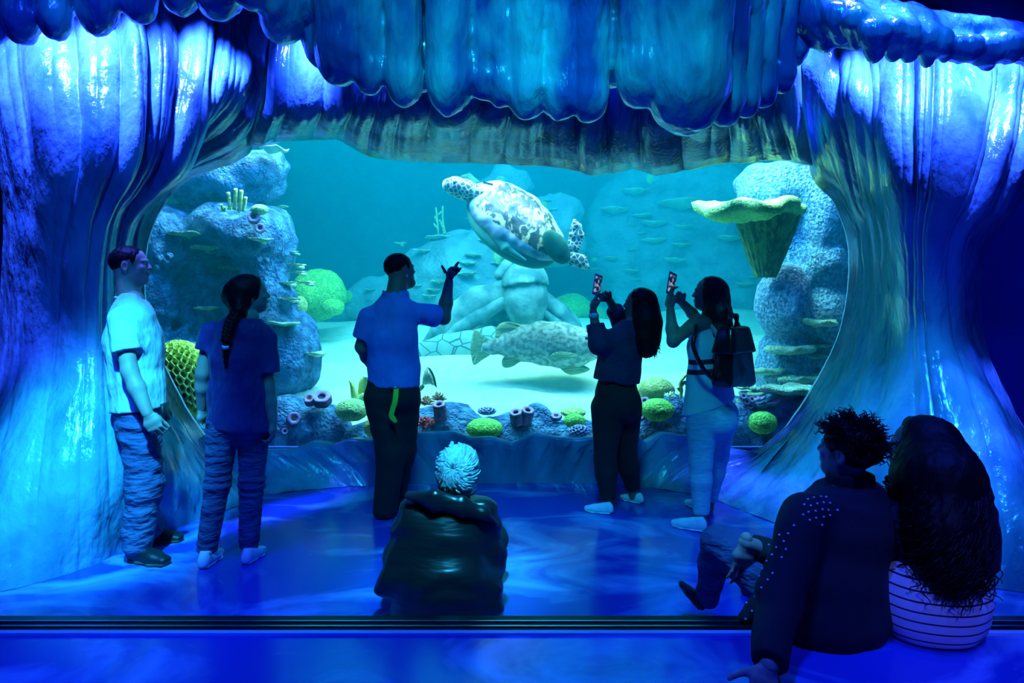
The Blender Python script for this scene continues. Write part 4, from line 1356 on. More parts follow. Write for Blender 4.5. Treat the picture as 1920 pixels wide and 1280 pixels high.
UPV = np.array([0, 0, 1.0])


def facing(deg):
    """0 = away from the viewer, 90 = to the right of the photo, -90 = left"""
    a = math.radians(deg)
    return np.array([math.sin(a), math.cos(a), 0.0])


def frame(fwd, up=(0, 0, 1)):
    f = nrm(fwd)
    r = nrm(np.cross(f, up))
    u = np.cross(r, f)
    return r, f, u


def head_parts(c, fwd, up, hh, female=False, ears=True):
    """skin of a head; c = middle between chin and crown, hh = head height"""
    r, f, u = frame(fwd, up)
    R = np.stack([r, f, u], 1)
    T = lambda x, y, z: c + R @ np.array([x, y, z]) * hh
    E = lambda x, y, z, a, b, d: ell(T(x, y, z), np.array([a, b, d]) * hh, R)
    j = 0.85 if female else 1.0
    fs = [E(0, -0.05, 0.14, .335, .41, .355), (E(0, .10, -.08, .27, .29, .36), .05 * hh), (E(0, .19, -.37, .15 * j, .16, .12), .12 * hh),
          (E(0, .05, -.24, .24 * j, .24, .16), .10 * hh),
          (E(0, .335, .09, .20, .06, .035), .06 * hh),                                   # brow
          (E(.15, .29, -.08, .08, .07, .07), .06 * hh), (E(-.15, .29, -.08, .08, .07, .07), .06 * hh)]   # cheek bones
    g = union(fs, .05 * hh)
    g = minus(g, union([E(.14, .43, .015, .08, .10, .05), E(-.14, .43, .015, .08, .10, .05)], 0), .03 * hh)
    more = [g, (E(.135, .315, .015, .055, .05, .045), .006 * hh), (E(-.135, .315, .015, .055, .05, .045), .006 * hh),
            (cone(T(0, .35, .06), T(0, .425, -.10), .030 * hh, .048 * hh), .035 * hh),
            (E(.05, .37, -.115, .04, .05, .03), .02 * hh), (E(-.05, .37, -.115, .04, .05, .03), .02 * hh),
            (E(0, .365, -.215, .09, .045, .022), .012 * hh), (E(0, .36, -.262, .08, .045, .028), .012 * hh)]
    g = union(more, .02 * hh)
    g = minus(g, E(0, .42, -.238, .10, .05, .006), .01 * hh)
    if ears:
        for s in (-1, 1):
            g2 = E(.335 * s, -.05, -.02, .04, .085, .145)
            g2 = minus(g2, E(.375 * s, -.03, -.01, .03, .045, .09), .015 * hh)
            g = union([g, (g2, .02 * hh)], 0)
    return g, T, R


def hand_parts(W, d, n, thumb_side, curl=(20, 25, 20), thumb=(35, 20), s=1.0, spread=4.0, per=None):
    """W wrist, d towards the fingers, n the way the palm faces, thumb_side = +1/-1 along cross(d, n)"""
    d = nrm(d); n = nrm(np.asarray(n) - d * (np.asarray(n) @ d)); x = np.cross(d, n)
    K = 0.001 * s
    fs = [cone(W - d * 20 * K, W + d * 12 * K, 24 * K, 24 * K)]
    pr = chain([(W + d * 10 * K, x, n, 28 * K, 15 * K), (W + d * 50 * K, x, n, 39 * K, 15 * K), (W + d * 88 * K, x, n, 41 * K, 12 * K)])
    fs.append((pr, 14 * K))
    L = [(43, 26, 21), (47, 30, 22), (43, 27, 21), (34, 20, 18)]
    for i in range(4):
        o = (30 - 20 * i) * thumb_side
        base = W + d * ([92, 97, 93, 84][i]) * K + x * o * K
        cu = per[i] if per else curl
        ang = 0.0
        sp = math.radians(spread * (1.5 - i)) * thumb_side
        p = base
        r = [9.0, 9.2, 8.8, 7.8][i]
        for k in range(3):
            ang += math.radians(cu[k])
            dd = nrm((d * math.cos(ang) + n * math.sin(ang)) + x * math.tan(sp))
            q = p + dd * L[i][k] * K
            fs.append((cone(p, q, (r - 0.8 * k) * K, (r - 0.8 * (k + 1)) * K), 4 * K))
            p = q
    tb = W + d * 26 * K + x * 26 * thumb_side * K + n * 4 * K
    a1, a2 = math.radians(thumb[0]), math.radians(thumb[1])
    d1 = nrm(d * math.cos(a1) + x * thumb_side * math.sin(a1) + n * 0.35)
    d2 = nrm(d1 + (n * 0.5 + d * 0.5) * math.sin(a2))
    fs.append((cone(tb, tb + d1 * 42 * K, 13.5 * K, 11 * K), 14 * K))
    fs.append((cone(tb + d1 * 42 * K, tb + d1 * 42 * K + d2 * 32 * K, 10.5 * K, 9.0 * K), 4 * K))
    fs.append((cone(tb + d1 * 42 * K + d2 * 32 * K, tb + d1 * 42 * K + d2 * 32 * K + nrm(d2 + d * .3) * 24 * K, 9.4 * K, 7 * K), 4 * K))
    return union(fs, 5 * K), W + d * 90 * K


def local_mesh(f, c, r, h):
    r = np.asarray(r, float) * np.ones(3)
    return sdf_mesh(f, np.asarray(c) - r, np.asarray(c) + r, h)


def span_mesh(f, pts, pad, h, safe=2.2):
    q = np.array(pts)
    return sdf_mesh(f, q.min(0) - pad, q.max(0) + pad, h, safe)


def strands(roots, dirs, length, r, seed, droop=0.0, curl=0.0, n=7, sides=4, taper=0.25):
    """many hair locks as tapered tubes in ONE (V, F)"""
    rr = np.random.default_rng(seed)
    parts = []
    for p, d in zip(roots, dirs):
        Ln = length * rr.uniform(0.7, 1.15)
        pts = [np.array(p, float)]
        v = nrm(d)
        ph = rr.uniform(0, 6.28)
        a = nrm(np.cross(v, rr.normal(0, 1, 3)))
        b_ = np.cross(v, a)
        for k in range(1, n):
            v = nrm(v + np.array([0, 0, -droop]) / n)
            pts.append(pts[-1] + v * Ln / (n - 1))
        pts = np.array(pts)
        if curl:
            tt = np.linspace(0, 1, n)[:, None]
            pts = pts + curl * tt ** 0.5 * (a * np.cos(ph + tt * 14) + b_ * np.sin(ph + tt * 14))
        parts.append(tube(pts, np.linspace(r, r * taper, n) * rr.uniform(0.8, 1.2), sides))
    return join(parts)


def shoe(root, heel, toe, s, m_up, m_sole, h=0.006, name='shoe', lab=None, up=(0, 0, 1), laces=None, m_lace=None, open_top=0.0):
    """heel/toe: ground contact points; s = size of foot length in m (used for widths)"""
    heel, toe = np.asarray(heel, float), np.asarray(toe, float)
    d = nrm(toe - heel)
    x = nrm(np.cross(d, up)); u = np.cross(x, d)
    L = np.linalg.norm(toe - heel)
    T = lambda a, b, c: heel + d * a * L + x * b * L + u * c * L
    upf = union([chain([(T(.10, 0, .15), x, u, .125 * L, .20 * L), (T(.35, 0, .16), x, u, .13 * L, .20 * L), (T(.62, 0, .12), x, u, .165 * L, .135 * L), (T(.88, 0, .095), x, u, .14 * L, .095 * L)]),
                 (cone(T(.15, 0, .2), T(.20, 0, .36), .13 * L, .125 * L), .05 * L)], .03 * L)
    upf = cut(upf, T(.2, 0, .37), u + d * 0.25, .01)
    upf = cut(upf, T(0, 0, .055), -u, .004)
    solef = chain([(T(.10, 0, .04), x, u, .135 * L, .05 * L), (T(.35, 0, .04), x, u, .13 * L, .05 * L), (T(.65, 0, .04), x, u, .172 * L, .05 * L), (T(.90, 0, .045), x, u, .14 * L, .05 * L)])
    solef = cut(cut(solef, T(0, 0, .075), u, .004), T(0, 0, 0.004), -u, .004)
    pts = [heel, toe, T(.2, .2, .45), T(.2, -.2, .45), T(1.05, .1, 0)]
    so = obj(name, span_mesh(upf, pts, .05, h), m_up, root)
    if lab:
        so['label'] = lab
    obj('sole', span_mesh(solef, pts, .05, h), m_sole, so)
    if laces:
        parts = []
        for k in range(4):
            a = .46 + .09 * k
            z = .30 - .045 * k
            parts.append(tube(spline([T(a, -.07, z - .05), T(a + .01, 0, z), T(a + .02, .07, z - .05)], 7), .010 * L, 6))
        obj('laces', join(parts), m_lace or m_sole, so)
    return so


def wrinkle(scale, amp, seed, stretch=(1, 1, 1)):
    st_ = np.asarray(stretch, float)
    return lambda p: amp * (np.abs(vnoise(p * st_, scale, seed)) * -1.4 + 0.5 + 0.5 * vnoise(p * st_, scale * 0.5, seed + 1))


def rings(axis_pt, axis, amp, wl, seed):
    """folds running round a limb"""
    axis = nrm(axis)
    return lambda p: amp * np.sin(2 * math.pi * ((p - axis_pt) @ axis) / wl + 1.8 * vnoise(p, 7, seed)) * np.clip(0.6 + vnoise(p, 5, seed + 3), 0, 1)


def trunk(pel, che, nek, r, f, w, dpt=0.112, hipw=None, o=0.0, waist=None, belly=0.0):
    """torso sections from crotch to the base of the neck; w = half shoulder width; o = garment offset"""
    pel, che, nek = map(lambda q: np.asarray(q, float), (pel, che, nek))
    hipw = hipw or w * 0.86
    waist = waist or w * 0.76
    mid = pel * .5 + che * .5
    secs = [(pel, r, f, hipw + o, dpt * 1.02 + o), (mid + f * belly * .6, r, f, waist + o, dpt * .90 + o + belly * .5), (che, r, f, w * .88 + o, dpt + o), (che * .42 + nek * .58, r, f, w * .82 + o, dpt * .82 + o), (nek - UPV * .01, r, f, .085 + o, .07 + o)]
    return chain(secs)


def arm(sh, el, wr, o=0.0, r0=.052, r1=.043, r2=.030, el_r=None):
    return union([cone(sh, el, r0 + o, r1 + o), (cone(el, el * .6 + wr * .4, r1 + o, r1 * 1.02 + o), .02), (cone(el * .6 + wr * .4, wr, r1 * 1.02 + o, r2 + o), .02)], .02)


def leg(hip, kn, an, o=0.0, r0=.088, r1=.060, r2=.042, calf=.058, back=None):
    b_ = np.zeros(3) if back is None else np.asarray(back) * .02
    return union([cone(hip, kn, r0 + o, r1 + o), (cone(kn, kn * .65 + an * .35 + b_, r1 + o, calf + o), .03), (cone(kn * .65 + an * .35 + b_, an, calf + o, r2 + o), .03)], .03)


def add_body(name_root, fs, pts, head_c, headf, hh, hands, m=None, h=0.010):
    """one continuous skin: trunk and limbs, head, hands"""
    m = m or M['skin']
    mm = [span_mesh(union(fs, .025), pts, .20, h)]
    mm.append(local_mesh(headf, head_c, hh * .72, 0.0045))
    for hf, hc in hands:
        mm.append(local_mesh(hf, hc, .16, 0.0038))
    return obj('body', join(mm), m, name_root)


# ---------------------------------------------------------------- man in the white T-shirt
def man_white():
    f = facing(62); r, f, u = frame(f)
    pel, che, nek = P(262, 800, 3.95), P(252, 640, 3.95), P(247, 560, 3.96)
    hh = .235
    hc = P(246, 499, 3.97)
    root = thing('person', 'standing man in a white T-shirt and baggy jeans at the left pillar, looking right', 'person', [pel[0], pel[1], 0])
    shR, elR, wrR = P(228, 602, 3.80), P(243, 695, 3.74), P(277, 775, 3.70)
    shL, elL, wrL = che + UPV * .13 - r * .17, che - UPV * .16 - r * .24 + f * .02, che - UPV * .38 - r * .20 + f * .12
    hf, T, R = head_parts(hc, facing(78) + UPV * .12, UPV, hh)
    headf = union([hf, (cone(hc - UPV * .05 - f * .03, nek - UPV * .03, .058, .066), .03)], .03)
    hdR, hcR = hand_parts(wrR, nrm(P(296, 812, 3.70) - wrR), -r * .8 + f * .2, 1, curl=(45, 50, 35), thumb=(20, 20))
    hdL, hcL = hand_parts(wrL, nrm([.1, .1, -1]), r, -1, curl=(35, 40, 30))
    hipR, hipL = P(262, 800, 3.87), P(258, 800, 4.05)
    knR, anR = P(272, 912, 3.84), P(258, 1022, 3.82)
    knL, anL = P(252, 905, 4.06), P(280, 996, 4.10)
    fs = [trunk(pel, che, nek, r, f, .185, .105), arm(shR, elR, wrR), arm(shL, elL, wrL), leg(hipR, knR, anR), leg(hipL, knL, anL)]
    add_body(root, fs, [pel, che, nek, shR, elR, wrR, shL, elL, wrL, knR, anR, knL, anL], hc - UPV * .03, headf, hh, [(hdR, hcR), (hdL, hcL)])
    # short dark hair
    hr = ell(T(0, -.075, .155), np.array([.355, .425, .36]) * hh, R)
    hr = cut(hr, T(0, .20, .10), R @ nrm([0, 1, -.35]), .01)
    hr = cut(hr, T(0, -.15, -.30), R @ nrm([0, .50, -1]), .01)
    hr = minus(hr, union([ell(T(s * .36, .0, -.06), np.array([.12, .12, .20]) * hh, R) for s in (-1, 1)], 0), .01)
    obj('hair', local_mesh(disp(hr, lambda p: .003 * vnoise(p * [3, 3, 1], 40, 1)), hc + UPV * .02, .17, .005), M['hair_black'], root)
    # T-shirt
    tr_ = union([trunk(pel - UPV * .0, che, nek, r, f, .195, .128, hipw=.175, o=.012, waist=.165), (cone(pel + UPV * .1, che, .14, .15), .04)], .03)
    se = shR * .36 + elR * .64
    slR = cut(cone(shR + UPV * .01, elR, .074, .078), se, elR - shR, .004)
    slL = cut(cone(shL, elL, .074, .078), shL * .4 + elL * .6, elL - shL, .004)
    g = union([tr_, (slR, .035), (slL, .035)], .03)
    g = cut(g, P(260, 766, 3.95), nrm([0.08, 0, -1]), .004)
    g = minus(g, cone(nek - UPV * .035, nek + UPV * .1, .074, .09), .006)
    g = disp(g, wrinkle(6.5, .010, 4, (1, 1, .8)))
    so = obj('shirt', span_mesh(g, [pel, che, nek + UPV * .05, shR, elR, shL, elL], .22, .009), M['white_cloth'], root)
    cl = [nek - UPV * .012 + (r * math.cos(a) * .082 + f * math.sin(a) * .082) - UPV * .02 * math.sin(a) for a in np.linspace(0, 2 * math.pi, 26)]
    obj('collar', tube(cl, .009, 6), M['white_cloth'], so)
    # jeans
    lg = []
    for hip, kn, an in ((hipR, knR, anR), (hipL, knL, anL)):
        l_ = union([cone(hip, kn, .108, .094), (cone(kn, an + UPV * .02, .094, .080), .04)], .03)
        lg.append((disp(cut(l_, an - UPV * .045, nrm(an - kn), .004), rings(an, nrm(kn - an), .004, .10, 5)), .03))
    g = union([cut(trunk(pel, che, nek, r, f, .18, .115, hipw=.155, o=.012), pel + UPV * .14, UPV, .004)] + lg, .04)
    g = disp(g, wrinkle(5, .008, 9))
    jo = obj('jeans', span_mesh(g, [pel + UPV * .1, hipR, hipL, knR, knL, anR - UPV * .05, anL - UPV * .05], .17, .009), M['denim'], root)
    shoe(root, [P(241, 1040, 3.84)[0], 3.84, 0], [P(318, 1058, 3.76)[0], 3.76, 0], .3, M['shoe_black'], M['rubber_dark'])
    shoe(root, [P(272, 1010, 4.14)[0], 4.14, 0], [P(334, 1015, 4.12)[0] + .03, 4.13, 0], .3, M['shoe_black'], M['rubber_dark'])
    tag(obj('phone', box(P(310, 772, 3.85), (.012, .07, .10), Matrix.Rotation(-.1, 3, 'Y')), M['shoe_black'], loc=P(310, 772, 3.85)), 'dark phone case clipped at the white-shirted man’s belt', 'phone')
    return root


# ---------------------------------------------------------------- girl with the braid
def girl_braid():
    f = facing(14); r, f, u = frame(f)
    pel, che, nek = P(446, 800, 3.82), P(447, 665, 3.80), P(458, 592, 3.80)
    hh = .222
    hc = P(470, 551, 3.83)
    root = thing('person', 'standing girl with a long dark braid, navy T-shirt and skinny jeans, back turned', 'person', [pel[0], pel[1], 0])
    shL, elL, wrL = P(396, 622, 3.80), P(380, 700, 3.78), P(378, 766, 3.84)
    shR, elR, wrR = P(498, 634, 3.82), P(503, 728, 3.80), P(511, 790, 3.80)
    hf, T, R = head_parts(hc, facing(62) + UPV * .10, UPV + .10 * r, hh, True)
    headf = union([hf, (cone(hc - UPV * .05 - f * .02, nek - UPV * .03, .048, .054), .03)], .03)
    hdR, hcR = hand_parts(wrR, nrm([.02, .06, -1]), -r * .7 - f * .2, 1, curl=(40, 45, 35), thumb=(18, 20), s=.90)
    hdL, hcL = hand_parts(wrL, nrm([.04, .15, -1]), r, -1, curl=(35, 40, 30), s=.90)
    hipL, hipR = P(418, 800, 3.80), P(476, 800, 3.84)
    knL, anL = P(408, 905, 3.80), P(389, 1030, 3.79)
    knR, anR = P(472, 905, 3.84), P(467, 1022, 3.86)
    fs = [trunk(pel, che, nek, r, f, .155, .095), arm(shR, elR, wrR, r0=.042, r1=.036, r2=.026), arm(shL, elL, wrL, r0=.042, r1=.036, r2=.026), leg(hipR, knR, anR, 0, .074, .048, .034, .048), leg(hipL, knL, anL, 0, .074, .048, .034, .048)]
    add_body(root, fs, [pel, che, nek, shR, elR, wrR, shL, elL, wrL, knR, anR, knL, anL], hc - UPV * .03, headf, hh, [(hdR, hcR), (hdL, hcL)])
    hr = ell(T(0, -.07, .13), np.array([.375, .45, .385]) * hh, R)
    hr = cut(hr, T(0, .25, .25), R @ nrm([0, 1, -.35]), .01)
    nb = P(442, 590, 3.72)
    hr = union([hr, (cone(T(0, -.30, -.05), nb + [.02, 0, .02], .085, .04), .06)], .04)
    ho = obj('hair', span_mesh(disp(hr, lambda p: .003 * vnoise(p * [3, 3, .6], 30, 1)), [T(0, -.6, .6), T(.5, .5, -.6), T(-.5, 0, -.6), nb], .05, .006), M['hair_black'], root)
    # braid
    bp = spline([nb + [.01, -.01, .02], P(430, 610, 3.66), P(425, 632, 3.64), P(423, 650, 3.645), P(424, 690, 3.67)], 40)
    parts = []
    for k in range(3):
        t_ = np.linspace(0, 1, 40)
        amp = np.interp(t_, [0, .1, .62, .7, 1], [.018, .016, .013, .004, .006])
        off = np.stack([amp * np.sin(t_ * 30 + k * 2.094), .6 * amp * np.sin(2 * (t_ * 30 + k * 2.094)), 0 * t_], 1)
        parts.append(tube(bp + off, np.interp(t_, [0, .62, .7, .8, 1], [.020, .017, .010, .016, .004]), 8))
    obj('braid', join(parts), M['hair_black'], root)
    obj('hair_tie', tube(np.array([P(423, 647, 3.64), P(423.3, 653, 3.645)]), .018, 12), M['white_cloth'], root)
    tr_ = union([trunk(pel, che, nek, r, f, .172, .112, hipw=.165, o=.012, waist=.150), ], .03)
    slR = cut(cone(shR, elR, .064, .074), shR * .30 + elR * .70, elR - shR, .004)
    slL = cut(cone(shL, elL, .064, .070), shL * .55 + elL * .45, elL - shL, .004)
    g = union([tr_, (slR, .035), (slL, .035)], .03)
    g = union([g, (chain([(pel - UPV * .02, r, f, .182, .135), (pel + UPV * .2, r, f, .165, .12)]), .03)], .03)
    g = cut(g, P(446, 803, 3.82), nrm([-.03, 0, -1]), .004)
    g = minus(g, cone(nek - UPV * .005 + f * .0, nek + UPV * .12 + r * .03, .085, .12), .006)
    g = disp(g, wrinkle(6.0, .012, 24, (1, 1, .9)))
    so = obj('shirt', span_mesh(g, [pel, che, nek + UPV * .05, shR, elR, shL, elL], .22, .009), M['navy_cloth'], root)
    lg = []
    for hip, kn, an in ((hipR, knR, anR), (hipL, knL, anL)):
        l_ = union([cone(hip, kn, .090, .066), (cone(kn, an + UPV * .02, .068, .056), .03)], .03)
        k1 = rings(kn, nrm(hip - kn), .0045, .045, 6)
        near = lambda p, kn=kn, an=an, hip=hip: np.exp(-((p - kn) @ nrm(hip - kn) / .11) ** 2) + np.exp(-((p - an) @ nrm(kn - an) / .06) ** 2) + .25
        lg.append((disp(cut(l_, an - UPV * .012, nrm(an - kn), .004), lambda p, k1=k1, near=near: k1(p) * near(p)), .012))
    g = union([cut(trunk(pel, che, nek, r, f, .165, .100, hipw=.145, o=.01), pel + UPV * .14, UPV, .004)] + lg, .02)
    obj('jeans', span_mesh(g, [pel + UPV * .1, hipR, hipL, knR, knL, anR - UPV * .05, anL - UPV * .05], .15, .0085), M['denim'], root)
    for heel, toe in (((378, 3.70), (414, 3.94)), ((458, 3.76), (494, 3.98))):
        so = shoe(root, [P(heel[0], 0, heel[1])[0], heel[1], 0], [P(toe[0], 0, toe[1])[0], toe[1], 0], .25, M['shoe_white'], M['rubber'], lab='white trainer')
    # tick mark on the left heel side
    o = P(396, 1040, 3.735)
    q = [o + np.array(v) for v in ((-.012, 0, .016), (-.002, -.004, .004), (.018, .0, .022))]
    obj('tick_mark', tube(spline(q, 9), np.linspace(.001, .0035, 9), 6), M['black_cloth'], root)
    return root


# ---------------------------------------------------------------- man in the polo shirt, pointing
def man_polo():
    f = facing(16); r, f, u = frame(f)
    pel, che, nek = P(738, 738, 4.62), P(735, 630, 4.60), P(741, 556, 4.62)
    hh = .235
    hc = P(751, 507, 4.66)
    root = thing('person', 'standing man in a blue polo shirt and black trousers, pointing up at the turtle', 'person', [pel[0], pel[1], 0])
    shL, elL, wrL = P(692, 594, 4.58), P(679, 650, 4.62), P(702, 694, 4.86)
    shR, elR, wrR = P(782, 586, 4.62), P(832, 596, 4.76), P(842, 527, 4.84)
    hf, T, R = head_parts(hc, facing(52) + UPV * .15, UPV, hh)
    headf = union([hf, (cone(hc - UPV * .05 - f * .03, nek - UPV * .03, .064, .072), .03), (ell(T(0, .2, -.42), np.array([.2, .2, .14]) * hh, R), .03)], .03)
    dR = nrm(P(845, 500, 4.86) - wrR)
    hdR, hcR = hand_parts(wrR, dR, facing(60), -1, thumb=(52, 8), spread=2,
                          per=[(80, 90, 60), (80, 90, 60), (82, 90, 60), (85, 90, 60)])
    # the pointing finger, up to the right, on the far side of the fist
    x_ = np.cross(dR, nrm(facing(60)))
    pf = P(850, 507, 4.86)
    hdR = union([hdR, (cone(pf, P(855, 498, 4.87), .0115, .0105), .006), (cone(P(855, 498, 4.87), P(859, 492, 4.88), .0105, .0085), .004), (cone(P(835, 510, 4.84), P(829, 499, 4.83), .012, .009), .008)], .005)
    hdL, hcL = hand_parts(wrL, nrm([.6, .5, -.3]), nrm([0.2, -.3, 1]), -1, curl=(35, 40, 30))
    hipL, hipR = P(715, 745, 4.60), P(757, 745, 4.66)
    knL, anL = P(734, 850, 4.60), P(722, 955, 4.58)
    knR, anR = P(752, 845, 4.72), P(738, 940, 4.80)
    fs = [trunk(pel, che, nek, r, f, .19, .12), arm(shR, elR, wrR, r0=.056, r1=.046), arm(shL, elL, wrL, r0=.056, r1=.046), leg(hipR, knR, anR), leg(hipL, knL, anL)]
    add_body(root, fs, [pel, che, nek, shR, elR, wrR, shL, elL, wrL, knR, anR, knL, anL], hc - UPV * .03, headf, hh, [(hdR, hcR), (hdL, hcL)], M['skin_dark'])
    hr = ell(T(0, -.075, .155), np.array([.355, .425, .365]) * hh, R)
    hr = cut(hr, T(0, .22, .12), R @ nrm([0, 1, -.35]), .01)
    hr = cut(hr, T(0, -.1, -.26), R @ nrm([0, .45, -1]), .01)
    hr = minus(hr, union([ell(T(s * .36, .0, -.06), np.array([.12, .12, .20]) * hh, R) for s in (-1, 1)], 0), .01)
    obj('hair', local_mesh(disp(hr, lambda p: .003 * vnoise(p, 60, 1)), hc + UPV * .02, .17, .005), M['hair_black'], root)
    br = ell(T(0, .14, -.38), np.array([.22, .25, .15]) * hh, R)
    br = cut(br, T(0, .2, -.28), R @ np.array([0, 0, 1.0]), .01)
    obj('beard', local_mesh(disp(br, lambda p: .003 * vnoise(p, 70, 4)), T(0, .14, -.38), .10, .005), M['hair_black'], root)
    obj('earring', dome(T(.345, -.03, -.16), .012, .012, .012, 1, n=18), M['steel'], root)
    tr_ = trunk(pel - UPV * .02, che, nek, r, f, .180, .138, hipw=.168, o=.012, waist=.168, belly=.03)
    slR = cut(cone(shR, elR, .068, .076), shR * .30 + elR * .70, elR - shR, .004)
    slL = cut(cone(shL, elL, .066, .076), shL * .35 + elL * .65, elL - shL, .004)
    g = union([tr_, (slR, .045), (slL, .045)], .03)
    g = cut(g, P(738, 726, 4.60), nrm([.05, -.05, -1]), .004)
    g = minus(g, cone(nek - UPV * .0, nek + UPV * .1, .076, .085), .006)
    g = disp(g, wrinkle(5.5, .010, 34, (1, 1, .8)))
    so = obj('shirt', span_mesh(g, [pel, che, nek + UPV * .05, shR, elR, shL, elL], .24, .010), M['polo_cloth'], root)
    cf = minus(cone(nek - UPV * .03, nek + UPV * .045 + f * .01, .100, .086), cone(nek - UPV * .05, nek + UPV * .2, .082, .078), .003)
    obj('collar', local_mesh(cut(cf, nek + UPV * .045, UPV + f * .2, .003), nek, .16, .006), M['polo_cloth'], so)
    lg = []
    for hip, kn, an in ((hipR, knR, anR), (hipL, knL, anL)):
        l_ = union([cone(hip, kn, .118, .098), (cone(kn, an + UPV * .0, .098, .080), .04)], .03)
        lg.append((disp(cut(l_, an - UPV * .045, nrm(an - kn), .004), rings(an, nrm(kn - an), .003, .11, 7)), .03))
    g = union([cut(trunk(pel, che, nek, r, f, .19, .13, hipw=.165, o=.012, waist=.17), pel + UPV * .10, UPV, .004)] + lg, .04)
    obj('trousers', span_mesh(g, [pel + UPV * .1, hipR, hipL, knR, knL, anR - UPV * .05, anL - UPV * .05], .18, .010), M['black_cloth'], root)
    shoe(root, [P(712, 0, 4.52)[0], 4.52, 0], [P(735, 0, 4.78)[0], 4.78, 0], .29, M['shoe_black'], M['rubber'])
    shoe(root, [P(732, 0, 4.80)[0], 4.80, 0], [P(762, 0, 5.04)[0], 5.04, 0], .29, M['shoe_black'], M['rubber'])
    ly = thing('lanyard', 'bright lime webbing strap hanging from the polo man’s trousers', 'strap', P(740, 728, 4.47))
    c = spline([P(743, 726, 4.455), P(741, 750, 4.43), P(735, 772, 4.43), P(734, 780, 4.43), P(743, 792, 4.435)], 24)
    obj('strap', tube(c, np.interp(np.linspace(0, 1, 24), [0, .75, .8, 1], [.019, .017, .021, .012]), 10, flat=((0, 1, 0), .18)), M['lime_tape'], ly)
    obj('clip', box(P(740, 726, 4.45), (.05, .012, .012)), M['steel'], ly)
    return root


def phone(name, c, dirup, face, label):
    """slim phone held upright, its lit screen on the side that faces the holder"""
    u = nrm(dirup); n = nrm(np.asarray(face) - u * (np.asarray(face) @ u)); x = np.cross(u, n)
    R = np.stack([x, n, u], 1)
    root = thing('phone', label, 'phone', c)
    b_ = obj('case', box(c, (.072, .009, .148), R), M['white_cloth'], root, smooth=False)
    bevel(b_, .003)
    obj('screen', box(c + n * .0052, (.064, .001, .112), R), M['screen'], root, smooth=False)
    obj('home_button', tube(np.array([c + n * .0045 - u * .065, c + n * .0058 - u * .065]), .006, 14), M['steel'], root)
    return root


sm, nt, b = new_mat('phone_screen')
tc = nt.nodes.new('ShaderNodeTexCoord'); nz = nt.nodes.new('ShaderNodeTexNoise'); rp = nt.nodes.new('ShaderNodeValToRGB')
nz.inputs['Scale'].default_value = 38
nz.inputs['Detail'].default_value = 2
rp.color_ramp.elements[0].position = .45; rp.color_ramp.elements[0].color = (.005, .03, .12, 1)
rp.color_ramp.elements[1].position = .62; rp.color_ramp.elements[1].color = (.5, .65, .8, 1)
nt.links.new(tc.outputs['Object'], nz.inputs['Vector']); nt.links.new(nz.outputs['Fac'], rp.inputs['Fac'])
nt.links.new(rp.outputs['Color'], b.inputs['Emission Color']); b.inputs['Emission Strength'].default_value = 0.6
b.inputs['Base Color'].default_value = (.01, .02, .04, 1); b.inputs['Roughness'].default_value = .1
M['screen'] = sm


def long_hair(root, T, R, hh, pts, radii, m, seed, front=.12, n=150, lock=.007, wave_=0.0, extra=None):
    """cap on the skull + a hanging mass through pts + locks over it"""
    cap = ell(T(0, -.06, .13), np.array([.385, .455, .40]) * hh, R)
    cap = cut(cap, T(0, front, .20), R @ nrm([0, 1, -.30]), .012)
    fs = [cap]
    for i in range(len(pts) - 1):
        fs.append((chain([(pts[i], R[:, 0], R[:, 1], radii[i][0], radii[i][1]), (pts[i + 1], R[:, 0], R[:, 1], radii[i + 1][0], radii[i + 1][1])]), .05))
    f = disp(union(fs, .04), lambda p: .004 * vnoise(p * [3, 3, .35], 22, seed) + .004 * wave_ * np.sin(p[:, 2] * 70 + 4 * vnoise(p, 6, seed)))
    ho = obj('hair', span_mesh(f, list(pts) + [T(0, -.5, .55), T(.4, .3, 0), T(-.4, .3, 0)], .16, .007), m, root)
    rr = np.random.default_rng(seed)
    parts = []
    lp = [T(0, -.10, .53), T(0, -.09, .44), T(0, -.08, .26)] + list(pts)
    lr = [(.01, .01), (.24 * hh, .28 * hh), (.37 * hh, .42 * hh)] + list(radii)
    NS = 18
    cs = spline(np.array(lp), NS)
    kk = np.linspace(0, 1, len(lp))
    rx = np.interp(np.linspace(0, 1, NS), kk, [q[0] for q in lr])
    ry = np.interp(np.linspace(0, 1, NS), kk, [q[1] for q in lr])
    while len(parts) < n:
        a = rr.uniform(0, 2 * math.pi)
        if math.sin(a) > .55:
            continue
        i0 = rr.integers(0, 9)
        i1 = NS - 1 - rr.integers(0, 4)
        ph = rr.uniform(0, 6.28)
        q = []
        for i in range(i0, i1 + 1):
            w_ = 1.0 + .03 * math.sin(i * .7 + ph) + rr.uniform(0, .02)
            q.append(cs[i] + R[:, 0] * rx[i] * w_ * math.cos(a) + R[:, 1] * ry[i] * w_ * math.sin(a))
        q.append(q[-1] + np.array([rr.normal(0, .012), rr.normal(0, .012), -rr.uniform(.02, .07)]))
        ns = 40 if wave_ else 22
        q = spline(np.array(q), ns)
        if wave_:
            tt = np.linspace(0, 1, ns)
            amp = wave_ * rr.uniform(.6, 1.5)
            q = q + amp * np.stack([np.sin(tt * 34 + ph), np.cos(tt * 34 + ph), 0.5 * np.sin(tt * 34 + ph + 1)], 1) * np.minimum(1, tt * 3)[:, None]
        parts.append(tube(q, np.concatenate([np.linspace(lock * .5, lock, ns // 2), np.linspace(lock, lock * .2, ns - ns // 2)]), 5))
    obj('hair_locks', join(parts), m, ho)
    return ho


